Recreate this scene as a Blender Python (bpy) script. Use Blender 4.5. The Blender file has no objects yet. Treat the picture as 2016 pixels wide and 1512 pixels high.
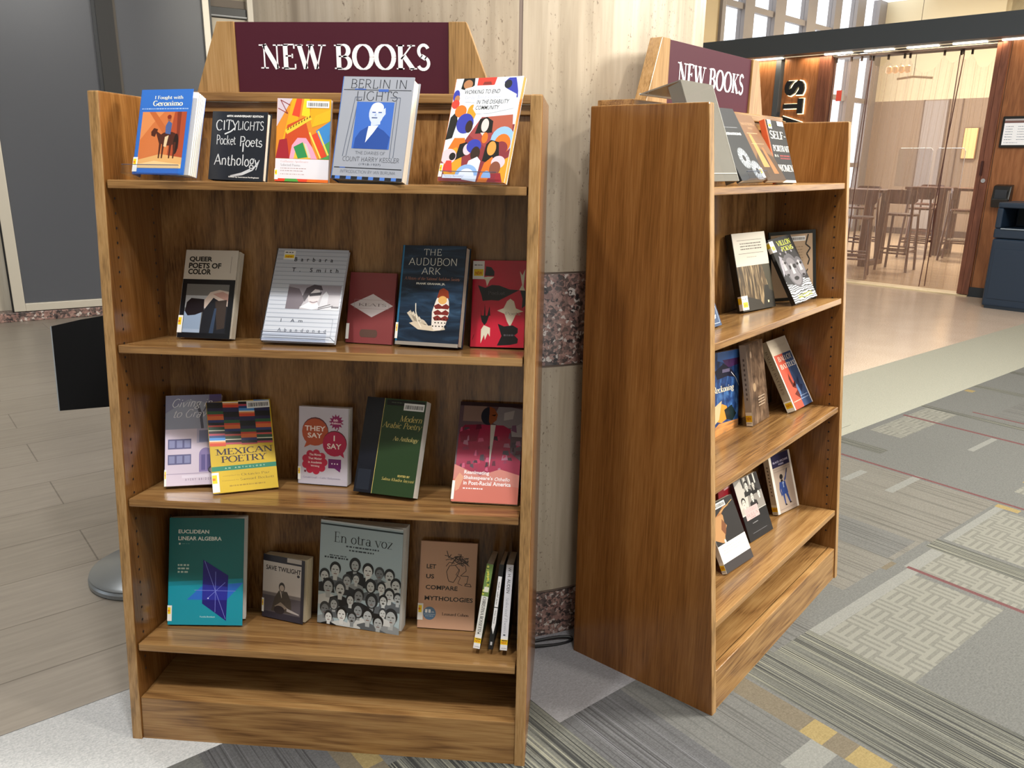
import bpy, bmesh, math, random
from mathutils import Vector, Matrix
R = math.radians
rng = random.Random(7)
SC = bpy.context.scene
COL = SC.collection

# ------------------------------------------------------------------ camera, world, light, exposure
cam_data = bpy.data.cameras.new('camera')
cam = bpy.data.objects.new('camera', cam_data)
COL.objects.link(cam)
SC.camera = cam
cam_data.sensor_width = 36.0
cam_data.lens = 1563.74 * 36.0 / 2016.0
cam_data.clip_start = 0.05
cam_data.clip_end = 200
_p, _y, _r = R(-15.71565), R(-4.42108), R(0.85649)
_fw = Vector((math.cos(_p) * math.sin(_y), math.cos(_p) * math.cos(_y), math.sin(_p)))
_rt = Vector((math.cos(_y), -math.sin(_y), 0))
_up = _rt.cross(_fw)
_R = _rt * math.cos(_r) + _up * math.sin(_r)
_U = _up * math.cos(_r) - _rt * math.sin(_r)
cam.matrix_world = Matrix(((_R.x, _U.x, -_fw.x, 0.56002), (_R.y, _U.y, -_fw.y, -1.87881), (_R.z, _U.z, -_fw.z, 1.38309), (0, 0, 0, 1)))

SC.view_settings.view_transform = 'Standard'
SC.view_settings.look = 'None'
SC.view_settings.gamma = 1.0
SC.view_settings.use_curve_mapping = False
SC.view_settings.exposure = -0.12

world = bpy.data.worlds.new('sky')
SC.world = world
world.use_nodes = True
world.node_tree.nodes['Background'].inputs[0].default_value = (0.93, 0.97, 1.0, 1)
world.node_tree.nodes['Background'].inputs[1].default_value = 2.3


def lamp(name, kind, loc, energy, color=(1, 1, 1), size=0.2, aim=None, size_y=None, spot=None):
    d = bpy.data.lights.new(name, kind)
    d.energy = energy
    d.color = color
    if kind == 'AREA':
        d.shape = 'RECTANGLE' if size_y else 'DISK'
        d.size = size
        if size_y:
            d.size_y = size_y
    if kind == 'SPOT':
        d.shadow_soft_size = size
        d.spot_size = R(spot or 90)
        d.spot_blend = 0.6
    o = bpy.data.objects.new(name, d)
    COL.objects.link(o)
    o.location = loc
    if aim is not None:
        o.rotation_euler = (Vector(aim) - Vector(loc)).to_track_quat('-Z', 'Y').to_euler()
    return o


# ceiling downlights over the carpet (above the frame), two added fill lamps, cool daylight from the window side on the left
lamp('ceiling_downlight', 'AREA', (-0.70, -1.65, 4.2), 78, (1.0, 0.97, 0.92), 0.22, aim=(0.0, 0.0, 0.7))
lamp('ceiling_downlight', 'AREA', (1.45, 0.32, 4.2), 95, (1.0, 0.95, 0.86), 0.22, aim=(1.3, 0.2, 0))
lamp('ceiling_downlight', 'AREA', (2.9, -0.9, 4.2), 70, (1.0, 0.93, 0.80), 0.3, aim=(1.4, 0.2, 0.5))
lamp('ceiling_downlight', 'AREA', (3.4, 3.4, 4.2), 90, (1.0, 0.95, 0.88), 0.3, aim=(3.2, 3.4, 0))
lamp('ceiling_downlight', 'AREA', (-2.6, 1.6, 4.2), 50, (1.0, 0.97, 0.92), 0.3, aim=(-2.6, 1.8, 0))
lamp('ceiling_downlight', 'AREA', (1.0, -1.75, 4.2), 80, (1.0, 0.97, 0.92), 0.4, aim=(0.6, 0.2, 0.6))  # unseen fill lamp, added to brighten the column between the bookcases
lamp('window_daylight', 'AREA', (5.2, 0.6, 3.7), 470, (1.0, 0.955, 0.83), 1.2, aim=(1.4, 0.4, 0.5), size_y=1.0)  # no window here: lamp added to brighten the right bookcase's front
lamp('window_daylight', 'AREA', (-5.5, -1.2, 2.2), 30, (0.82, 0.91, 1.0), 2.4, aim=(-1.0, 0.0, 0.2), size_y=2.6)


# ------------------------------------------------------------------ materials
def lin(c):
    return c / 12.92 if c <= 0.04045 else ((c + 0.055) / 1.055) ** 2.4


def rgb(h):
    if isinstance(h, str):
        h = h.lstrip('#')
        return tuple(lin(int(h[i:i + 2], 16) / 255.0) for i in (0, 2, 4)) + (1,)
    return tuple(h) + (1,) if len(h) == 3 else tuple(h)


_mats = {}


def mat(h, rough=0.45, metal=0.0, emit=0.0, spec=0.5):
    k = (h, rough, metal, emit, spec)
    if k in _mats:
        return _mats[k]
    m = bpy.data.materials.new('paint_' + str(h).strip('#'))
    m.use_nodes = True
    b = m.node_tree.nodes['Principled BSDF']
    b.inputs['Base Color'].default_value = rgb(h)
    b.inputs['Roughness'].default_value = rough
    b.inputs['Metallic'].default_value = metal
    b.inputs['Specular IOR Level'].default_value = spec
    if emit:
        b.inputs['Emission Color'].default_value = rgb(h)
        b.inputs['Emission Strength'].default_value = emit
    m.diffuse_color = rgb(h)
    _mats[k] = m
    return m


class NT:
    """small node-graph helper"""
    def __init__(s, name):
        s.m = bpy.data.materials.new(name)
        s.m.use_nodes = True
        s.t = s.m.node_tree
        s.b = s.t.nodes['Principled BSDF']
        s.out = s.t.nodes['Material Output']

    def n(s, kind, **kw):
        x = s.t.nodes.new(kind)
        for k, v in kw.items():
            if k.startswith('i_'):
                x.inputs[int(k[2:]) if k[2:].isdigit() else k[2:].replace('_', ' ')].default_value = v
            else:
                setattr(x, k, v)
        return x

    def l(s, a, b):
        s.t.links.new(a, b)

    def coords(s, scale=(1, 1, 1), loc=(0, 0, 0)):
        tc = s.n('ShaderNodeTexCoord')
        mp = s.n('ShaderNodeMapping')
        mp.inputs['Scale'].default_value = scale
        mp.inputs['Location'].default_value = loc
        s.l(tc.outputs['Object'], mp.inputs[0])
        return mp.outputs[0]

    def noise(s, vec, scale=5, detail=4, rough=0.5, dist=0.0):
        x = s.n('ShaderNodeTexNoise')
        x.inputs['Scale'].default_value = scale
        x.inputs['Detail'].default_value = detail
        x.inputs['Roughness'].default_value = rough
        x.inputs['Distortion'].default_value = dist
        s.l(vec, x.inputs['Vector'])
        return x.outputs[0]

    def ramp(s, fac, stops, interp='LINEAR'):
        x = s.n('ShaderNodeValToRGB')
        x.color_ramp.interpolation = interp
        e = x.color_ramp.elements
        while len(e) < len(stops):
            e.new(0.5)
        for i, (p, c) in enumerate(stops):
            e[i].position = p
            e[i].color = rgb(c)
        s.l(fac, x.inputs[0])
        return x.outputs[0]

    def mix(s, fac, a, b, mode='MIX'):
        x = s.n('ShaderNodeMix', data_type='RGBA', blend_type=mode)
        for sock, v in ((x.inputs[0], fac), (x.inputs[6], a), (x.inputs[7], b)):
            if hasattr(v, 'is_output'):
                s.l(v, sock)
            else:
                sock.default_value = v if not isinstance(v, str) else rgb(v)
        return x.outputs[2]

    def math(s, op, a, b=None):
        x = s.n('ShaderNodeMath', operation=op)
        for i, v in enumerate((a, b)):
            if v is None:
                continue
            if hasattr(v, 'is_output'):
                s.l(v, x.inputs[i])
            else:
                x.inputs[i].default_value = v
        return x.outputs[0]

    def color(s, c):
        s.l(c, s.b.inputs['Base Color'])

    def bump(s, h, strength=0.2, dist=0.002):
        x = s.n('ShaderNodeBump')
        x.inputs['Strength'].default_value = strength
        x.inputs['Distance'].default_value = dist
        s.l(h, x.inputs['Height'])
        s.l(x.outputs[0], s.b.inputs['Normal'])


def wood(name, axis, dark, mid, light, rough=0.22, ring=6.0, seed=0.0, fine=1.0, coat=0.0, contrast=.5):
    g = NT(name)
    sc = [1.0, 1.0, 1.0]
    sc['xyz'.index(axis)] = 0.09
    v = g.coords(tuple(sc), (seed, seed * 1.7, seed * 0.6))
    broad = g.noise(v, ring, 3, 0.5, 0.6)
    rings = g.math('FRACT', g.math('MULTIPLY', broad, 9.0))
    tri = g.math('ABSOLUTE', g.math('SUBTRACT', rings, 0.5))
    sc2 = [1.0, 1.0, 1.0]
    sc2['xyz'.index(axis)] = 0.035
    v2 = g.coords(tuple(sc2))
    pores = g.noise(v2, 260 * fine, 2, 0.6)
    tone = g.noise(g.coords((1, 1, 1), (seed, 0, 0)), 2.2, 2)
    f = g.math('ADD', g.math('MULTIPLY', g.math('SUBTRACT', tri, .25), contrast * 1.3), g.math('MULTIPLY', pores, 0.85))
    f = g.math('ADD', f, .075)
    f = g.math('ADD', f, g.math('MULTIPLY', g.math('SUBTRACT', tone, 0.5), 0.35))
    g.color(g.ramp(f, [(0.22, dark), (0.5, mid), (0.82, light)]))
    g.b.inputs['Roughness'].default_value = rough
    g.b.inputs['Coat Weight'].default_value = coat
    g.b.inputs['Coat Roughness'].default_value = 0.15
    return g.m


OAK = {a: wood('oak_' + a, a, '#67482a', '#8c683f', '#a27f52', seed=i * 3.1) for i, a in enumerate('xyz')}
OAK_EDGE = wood('oak_edge', 'z', '#7a5d3a', '#9d7a4e', '#ae8c61', seed=5.0)
OAK_FACE = wood('oak_panel', 'z', '#5f3c1a', '#764d25', '#896034', seed=8.0, ring=3.0, contrast=.35)
OAK_BACK = wood('oak_back', 'z', '#54371b', '#7d5831', '#967044', seed=12.0, ring=3.4, contrast=.6)
WALNUT = wood('wall_veneer', 'z', '#7d4d2b', '#966039', '#a8714a', seed=2.0, rough=0.4)
REDWOOD = wood('jamb_wood', 'z', '#5c3427', '#744635', '#855441', seed=4.0, rough=0.4)
STOOLWOOD = wood('stool_wood', 'z', '#4a2c22', '#5e3b2e', '#6d4737', seed=6.0, rough=0.4)

# ------------------------------------------------------------------ mesh builder
class MB:
    def __init__(s):
        s.v, s.f, s.mi, s.mats = [], [], [], []

    def m(s, material):
        if material not in s.mats:
            s.mats.append(material)
        return s.mats.index(material)

    def face(s, pts, material):
        b = len(s.v)
        s.v += [tuple(p) for p in pts]
        s.f.append(tuple(range(b, b + len(pts))))
        s.mi.append(s.m(material))

    def box(s, x0, y0, z0, x1, y1, z1, material, xf=None):
        x0, x1 = min(x0, x1), max(x0, x1)
        y0, y1 = min(y0, y1), max(y0, y1)
        z0, z1 = min(z0, z1), max(z0, z1)
        p = [Vector(q) for q in ((x0, y0, z0), (x1, y0, z0), (x1, y1, z0), (x0, y1, z0), (x0, y0, z1), (x1, y0, z1), (x1, y1, z1), (x0, y1, z1))]
        if xf:
            p = [xf @ q for q in p]
        b = len(s.v)
        s.v += [tuple(q) for q in p]
        i = s.m(material)
        for f in ((0, 3, 2, 1), (4, 5, 6, 7), (0, 1, 5, 4), (1, 2, 6, 5), (2, 3, 7, 6), (3, 0, 4, 7)):
            s.f.append(tuple(b + k for k in f))
            s.mi.append(i)
        return s

    def prism(s, poly, vec, material):
        """polygon (3d points, one plane) extruded along vec"""
        n = len(poly)
        vec = Vector(vec)
        a = [Vector(p) for p in poly]
        nrm = Vector((0, 0, 0))
        for k in range(n):
            nrm += (a[k] - a[0]).cross(a[(k + 1) % n] - a[0])
        if nrm.dot(vec) > 0:
            a = a[::-1]
        b = len(s.v)
        s.v += [tuple(p) for p in a] + [tuple(p + vec) for p in a]
        i = s.m(material)
        s.f.append(tuple(range(b, b + n)))
        s.mi.append(i)
        s.f.append(tuple(b + n + k for k in range(n - 1, -1, -1)))
        s.mi.append(i)
        for k in range(n):
            k2 = (k + 1) % n
            s.f.append((b + k2, b + k, b + n + k, b + n + k2))
            s.mi.append(i)
        return s

    def tube(s, pts, r, material, seg=10, closed=False, r2=None):
        pts = [Vector(p) for p in pts]
        n = len(pts)
        i = s.m(material)
        rings = []
        up = Vector((0.13, 0.31, 0.94))
        for k, p in enumerate(pts):
            if closed:
                t = pts[(k + 1) % n] - pts[k - 1]
            else:
                t = pts[min(k + 1, n - 1)] - pts[max(k - 1, 0)]
            t.normalize()
            a = t.cross(up)
            if a.length < 1e-3:
                a = t.cross(Vector((1, 0, 0)))
            a.normalize()
            c = t.cross(a)
            rr = r if r2 is None else r + (r2 - r) * k / max(1, n - 1)
            b = len(s.v)
            for q in range(seg):
                an = 2 * math.pi * q / seg
                s.v.append(tuple(p + (a * math.cos(an) + c * math.sin(an)) * rr))
            rings.append(b)
        for k in range(n if closed else n - 1):
            b0, b1 = rings[k], rings[(k + 1) % n]
            for q in range(seg):
                q2 = (q + 1) % seg
                s.f.append((b0 + q, b0 + q2, b1 + q2, b1 + q))
                s.mi.append(i)
        if not closed:
            s.f.append(tuple(rings[0] + q for q in range(seg - 1, -1, -1)))
            s.mi.append(i)
            s.f.append(tuple(rings[-1] + q for q in range(seg)))
            s.mi.append(i)
        return s

    def lathe(s, prof, material, seg=40, center=(0, 0)):
        i = s.m(material)
        rows = []
        for r, z in prof:
            b = len(s.v)
            for q in range(seg):
                an = 2 * math.pi * q / seg
                s.v.append((center[0] + r * math.cos(an), center[1] + r * math.sin(an), z))
            rows.append(b)
        for k in range(len(rows) - 1):
            for q in range(seg):
                q2 = (q + 1) % seg
                s.f.append((rows[k] + q, rows[k] + q2, rows[k + 1] + q2, rows[k + 1] + q))
                s.mi.append(i)
        s.f.append(tuple(rows[0] + q for q in range(seg - 1, -1, -1)))
        s.mi.append(i)
        s.f.append(tuple(rows[-1] + q for q in range(seg)))
        s.mi.append(i)
        return s

    def build(s, name, parent=None, bevel=0.0, seg=2, smooth=False):
        me = bpy.data.meshes.new(name)
        me.from_pydata(s.v, [], s.f)
        for m_ in s.mats:
            me.materials.append(m_)
        me.polygons.foreach_set('material_index', s.mi)
        if bevel:
            bm = bmesh.new()
            bm.from_mesh(me)
            bmesh.ops.recalc_face_normals(bm, faces=bm.faces)
            ed = [e for e in bm.edges if len(e.link_faces) == 2 and e.calc_face_angle(0) > 0.5]
            bmesh.ops.bevel(bm, geom=ed, offset=bevel, segments=seg, profile=0.6, affect='EDGES', clamp_overlap=True)
            bm.to_mesh(me)
            bm.free()
        if smooth:
            me.polygons.foreach_set('use_smooth', [True] * len(me.polygons))
            me.set_sharp_from_angle(angle=R(38))
        me.update()
        o = bpy.data.objects.new(name, me)
        COL.objects.link(o)
        if parent:
            o.parent = parent
        return o


def thing(name, label, cat, loc=(0, 0, 0), rotz=0.0, group=None, matrix=None):
    o = bpy.data.objects.new(name, None)
    COL.objects.link(o)
    o.empty_display_size = 0.05
    if matrix is not None:
        o.matrix_world = matrix
    else:
        o.location = loc
        o.rotation_euler = (0, 0, rotz)
    o['label'] = label
    o['category'] = cat
    if group:
        o['group'] = group
    return o


def tag(o, label, cat, group=None):
    o['label'] = label
    o['category'] = cat
    if group:
        o['group'] = group
    return o


def struct(o, label=None):
    o['kind'] = 'structure'
    if label:
        o['label'] = label
    return o

# ------------------------------------------------------------------ lettering: a small pen-drawn alphabet and plain outlines
def _L(w, *p):
    return ('L', w, [(p[i], p[i + 1]) for i in range(0, len(p), 2)])


def _E(cx, cy, rx, ry, a0, a1, w=None):
    n = max(6, int(abs(a1 - a0) / 18))
    return ('L', w, [(cx + rx * math.cos(R(a0 + (a1 - a0) * k / n)), cy + ry * math.sin(R(a0 + (a1 - a0) * k / n))) for k in range(n + 1)])


X = 0.62
GL = {
    'A': (.74, [_L(0, .04, 0, .36, 1), _L(1, .36, 1, .69, 0), _L(0, .15, .34, .57, .34)], [(.04, 0), (.69, 0)]),
    'B': (.66, [_L(1, .15, 0, .15, 1), _E(.32, .76, .22, .24, -90, 90), _E(.34, .26, .25, .26, -90, 90), _L(0, .1, 1, .32, 1), _L(0, .15, .52, .34, .52), _L(0, .1, 0, .34, 0)], [(.13, 0), (.13, 1)]),
    'C': (.70, [_E(.40, .5, .33, .5, 48, 312)], []),
    'D': (.78, [_L(1, .15, 0, .15, 1), _E(.32, .5, .38, .5, -90, 90), _L(0, .1, 1, .32, 1), _L(0, .1, 0, .32, 0)], [(.13, 0), (.13, 1)]),
    'E': (.60, [_L(1, .15, 0, .15, 1), _L(0, .1, 1, .50, 1), _L(0, .15, .53, .42, .53), _L(0, .1, 0, .53, 0), _L(0, .50, 1, .50, .83), _L(0, .53, 0, .53, .2), _L(0, .42, .62, .42, .44)], [(.13, 0), (.13, 1)]),
    'F': (.56, [_L(1, .15, 0, .15, 1), _L(0, .1, 1, .50, 1), _L(0, .15, .53, .42, .53), _L(0, .50, 1, .50, .83)], [(.15, 0), (.13, 1)]),
    'G': (.76, [_E(.40, .5, .33, .5, 48, 312), _L(1, .64, .12, .64, .42)], [(.62, .42)]),
    'H': (.80, [_L(1, .15, 0, .15, 1), _L(1, .62, 0, .62, 1), _L(0, .15, .52, .62, .52)], [(.15, 0), (.15, 1), (.62, 0), (.62, 1)]),
    'I': (.32, [_L(1, .16, 0, .16, 1)], [(.16, 0), (.16, 1)]),
    'J': (.4, [_L(1, .24, .15, .24, 1), _E(.12, .15, .12, .15, 0, -120)], [(.24, 1)]),
    'K': (.72, [_L(1, .15, 0, .15, 1), _L(0, .60, 1, .18, .42), _L(1, .28, .56, .65, 0)], [(.15, 0), (.15, 1), (.58, 1), (.65, 0)]),
    'L': (.58, [_L(1, .15, 0, .15, 1), _L(0, .1, 0, .53, 0), _L(0, .53, 0, .53, .2)], [(.15, 1), (.13, 0)]),
    'M': (.92, [_L(0, .14, 0, .14, 1), _L(1, .14, 1, .46, .05), _L(0, .46, .05, .78, 1), _L(1, .78, 1, .78, 0)], [(.14, 0), (.78, 0), (.1, 1), (.82, 1)]),
    'N': (.80, [_L(0, .14, 0, .14, 1), _L(1, .14, 1, .66, 0), _L(0, .66, 0, .66, 1)], [(.14, 0), (.09, 1), (.66, 1)]),
    'O': (.82, [_E(.41, .5, .35, .5, 0, 360)], []),
    'P': (.62, [_L(1, .15, 0, .15, 1), _E(.32, .74, .24, .26, -90, 90), _L(0, .1, 1, .32, 1), _L(0, .15, .48, .32, .48)], [(.15, 0), (.13, 1)]),
    'R': (.70, [_L(1, .15, 0, .15, 1), _E(.32, .74, .23, .26, -90, 90), _L(0, .1, 1, .32, 1), _L(0, .15, .48, .32, .48), _L(1, .32, .48, .62, 0)], [(.15, 0), (.13, 1), (.64, 0)]),
    'S': (.56, [_E(.29, .755, .19, .245, 25, 250, .55), ('L', .95, [(.2, .56), (.38, .44)]), _E(.28, .25, .21, .25, 70, -155, .55)], []),
    'T': (.64, [_L(1, .32, 0, .32, 1), _L(0, .05, 1, .59, 1), _L(0, .05, 1, .05, .83), _L(0, .59, 1, .59, .83)], [(.32, 0)]),
    'U': (.76, [_L(1, .15, 1, .15, .3), _E(.38, .3, .23, .3, 180, 360), _L(0, .61, .3, .61, 1)], [(.15, 1), (.61, 1)]),
    'V': (.72, [_L(1, .06, 1, .36, 0), _L(0, .36, 0, .66, 1)], [(.06, 1), (.66, 1)]),
    'W': (1.04, [_L(1, .06, 1, .30, 0), _L(0, .30, 0, .50, .95), _L(1, .50, 1, .74, 0), _L(0, .74, 0, .98, 1)], [(.06, 1), (.5, 1), (.98, 1)]),
    'X': (.70, [_L(1, .07, 1, .62, 0), _L(0, .60, 1, .08, 0)], [(.07, 1), (.6, 1), (.08, 0), (.62, 0)]),
    'Y': (.68, [_L(1, .06, 1, .34, .46), _L(0, .62, 1, .34, .46), _L(1, .34, .46, .34, 0)], [(.06, 1), (.62, 1), (.34, 0)]),
    'Z': (.62, [_L(0, .06, 1, .56, 1), _L(1, .56, 1, .06, 0), _L(0, .06, 0, .56, 0)], []),
    'a': (.52, [_E(.23, .19, .16, .19, 0, 360), _L(1, .40, .46, .40, .04), _E(.25, .44, .15, .18, 0, 150)], [(.44, 0)]),
    'b': (.58, [_L(1, .13, 0, .13, 1), _E(.31, .31, .20, .31, 0, 360)], [(.11, 1)]),
    'c': (.48, [_E(.27, .31, .20, .31, 45, 315)], []),
    'd': (.58, [_L(1, .45, 0, .45, 1), _E(.26, .31, .20, .31, 0, 360)], [(.43, 1), (.48, 0)]),
    'e': (.50, [_E(.26, .31, .20, .31, 0, 315), _L(0, .06, .33, .46, .33)], []),
    'f': (.34, [_L(1, .15, 0, .15, .8), _E(.28, .8, .13, .2, 180, 60), _L(0, .03, X, .3, X)], [(.15, 0)]),
    'g': (.52, [_E(.25, .38, .17, .23, 0, 360), _E(.25, -.13, .2, .15, 0, 360), _L(0, .2, .15, .15, .03), _L(0, .38, .56, .5, .62)], []),
    'h': (.60, [_L(1, .13, 0, .13, 1), _E(.30, .38, .17, .24, 180, 0), _L(1, .47, .38, .47, 0)], [(.11, 1), (.13, 0), (.47, 0)]),
    'i': (.30, [_L(1, .15, 0, .15, X), _L(1, .15, .8, .15, .92)], [(.13, X), (.15, 0)]),
    'k': (.58, [_L(1, .13, 0, .13, 1), _L(0, .45, X, .16, .28), _L(1, .22, .34, .5, 0)], [(.11, 1), (.13, 0), (.5, 0), (.43, X)]),
    'l': (.28, [_L(1, .14, 0, .14, 1)], [(.12, 1), (.14, 0)]),
    'm': (.90, [_L(1, .13, 0, .13, X), _E(.29, .38, .16, .24, 180, 0), _L(1, .45, .38, .45, 0), _E(.61, .38, .16, .24, 180, 0), _L(1, .77, .38, .77, 0)], [(.11, X), (.13, 0), (.45, 0), (.77, 0)]),
    'n': (.60, [_L(1, .13, 0, .13, X), _E(.30, .38, .17, .24, 180, 0), _L(1, .47, .38, .47, 0)], [(.11, X), (.13, 0), (.47, 0)]),
    'o': (.54, [_E(.27, .31, .21, .31, 0, 360)], []),
    'p': (.58, [_L(1, .13, -.3, .13, X), _E(.31, .31, .20, .31, 0, 360)], [(.11, X), (.13, -.3)]),
    'r': (.42, [_L(1, .13, 0, .13, X), _E(.28, .40, .15, .22, 180, 50)], [(.11, X), (.13, 0)]),
    's': (.42, [_E(.21, .47, .14, .15, 30, 250, .5), ('L', .8, [(.14, .36), (.28, .27)]), _E(.21, .16, .15, .16, 70, -150, .5)], []),
    't': (.36, [_L(1, .15, .12, .15, .82), _E(.26, .12, .11, .12, 180, 330), _L(0, .03, X, .3, X)], []),
    'u': (.60, [_L(1, .13, X, .13, .22), _E(.30, .22, .17, .22, 180, 360), _L(1, .47, X, .47, 0)], [(.11, X), (.45, X), (.5, 0)]),
    'v': (.54, [_L(1, .05, X, .27, 0), _L(0, .27, 0, .49, X)], [(.05, X), (.49, X)]),
    'y': (.54, [_L(1, .05, X, .27, 0), _L(0, .49, X, .18, -.3)], [(.05, X), (.49, X)]),
    'z': (.48, [_L(0, .05, X, .43, X), _L(1, .43, X, .05, 0), _L(0, .05, 0, .43, 0)], []),
    '-': (.4, [_L(.5, .06, .4, .34, .4)], []),
    '.': (.22, [_L(1, .1, 0, .1, .08)], []),
    ' ': (.34, [], []),
}
GL['w'] = (.80, [_L(1, .05, X, .24, 0), _L(0, .24, 0, .4, X), _L(1, .4, X, .58, 0), _L(0, .58, 0, .75, X)], [(.05, X), (.75, X)])


def pen_polys(text, thick=.15, thin=.05, serif=.1, jitter=0.0, spacing=0.0, sh=0.035):
    """quads (lists of 2d points) for a line of lettering, cap height 1"""
    polys = []
    x = 0.0
    rg = random.Random(len(text) * 13 + 5)
    for ch in text:
        adv, strokes, ser = GL.get(ch, GL['-'])
        dy = rg.uniform(-jitter, jitter)
        for _, w, pts in strokes:
            pts = [(x + a + rg.uniform(-jitter, jitter) * .5, b + dy + rg.uniform(-jitter, jitter) * .5) for a, b in pts]
            n = len(pts)
            L, Rr = [], []
            for k in range(n):
                a = pts[max(0, k - 1)]
                b = pts[min(n - 1, k + 1)]
                dx, dz = b[0] - a[0], b[1] - a[1]
                ln = math.hypot(dx, dz) or 1
                ww = thin + (thick - thin) * (abs(dz) / ln if w is None else w)
                nx, nz = -dz / ln * ww / 2, dx / ln * ww / 2
                L.append((pts[k][0] + nx, pts[k][1] + nz))
                Rr.append((pts[k][0] - nx, pts[k][1] - nz))
            for k in range(n - 1):
                polys.append([Rr[k], Rr[k + 1], L[k + 1], L[k]])
        if serif:
            for sx, sz in ser:
                up = sh if sz < .1 else -sh
                polys.append([(x + sx - thick / 2 - serif, sz), (x + sx + thick / 2 + serif, sz), (x + sx + thick / 2 + serif, sz + up), (x + sx - thick / 2 - serif, sz + up)])
        x += adv + spacing
    return polys


_txt = {}


def plain_polys(text, bold=0.0, shear=0.0, spacing=1.0):
    k = (text, bold, shear, spacing)
    if k in _txt:
        return _txt[k]
    c = bpy.data.curves.new('lettering', 'FONT')
    c.body = text
    c.offset = bold
    c.shear = shear
    c.space_character = spacing
    c.resolution_u = 3
    o = bpy.data.objects.new('lettering', c)
    me = o.to_mesh()
    vs = [v.co.copy() for v in me.vertices]
    out = [[(vs[i].x, vs[i].y) for i in p.vertices] for p in me.polygons]
    o.to_mesh_clear()
    bpy.data.objects.remove(o)
    bpy.data.curves.remove(c)
    _txt[k] = out
    return out


def style_polys(text, font):
    if font == 'serif':
        return pen_polys(text)
    if font == 'slab':
        return pen_polys(text, .15, .07, .08, sh=.07)
    if font == 'light':
        return pen_polys(text, .085, .03, .06)
    if font == 'hand':
        return pen_polys(text, .1, .07, 0, .05)
    if font == 'script':
        return [[(a + b * .35, b) for a, b in q] for q in pen_polys(text, .085, .06, 0, .05)]
    if font == 'deco':
        return pen_polys(text, .06, .06, 0)
    if font == 'italic':
        return [[(a + b * .22, b) for a, b in q] for q in pen_polys(text, .1, .035, .05)]
    if font == 'bold':
        return plain_polys(text, .022)
    if font == 'black':
        return plain_polys(text, .035)
    if font == 'bolditalic':
        return plain_polys(text, .008, .2)
    if font == 'wide':
        return plain_polys(text, .01, 0, 2.2)
    return plain_polys(text)


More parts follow.
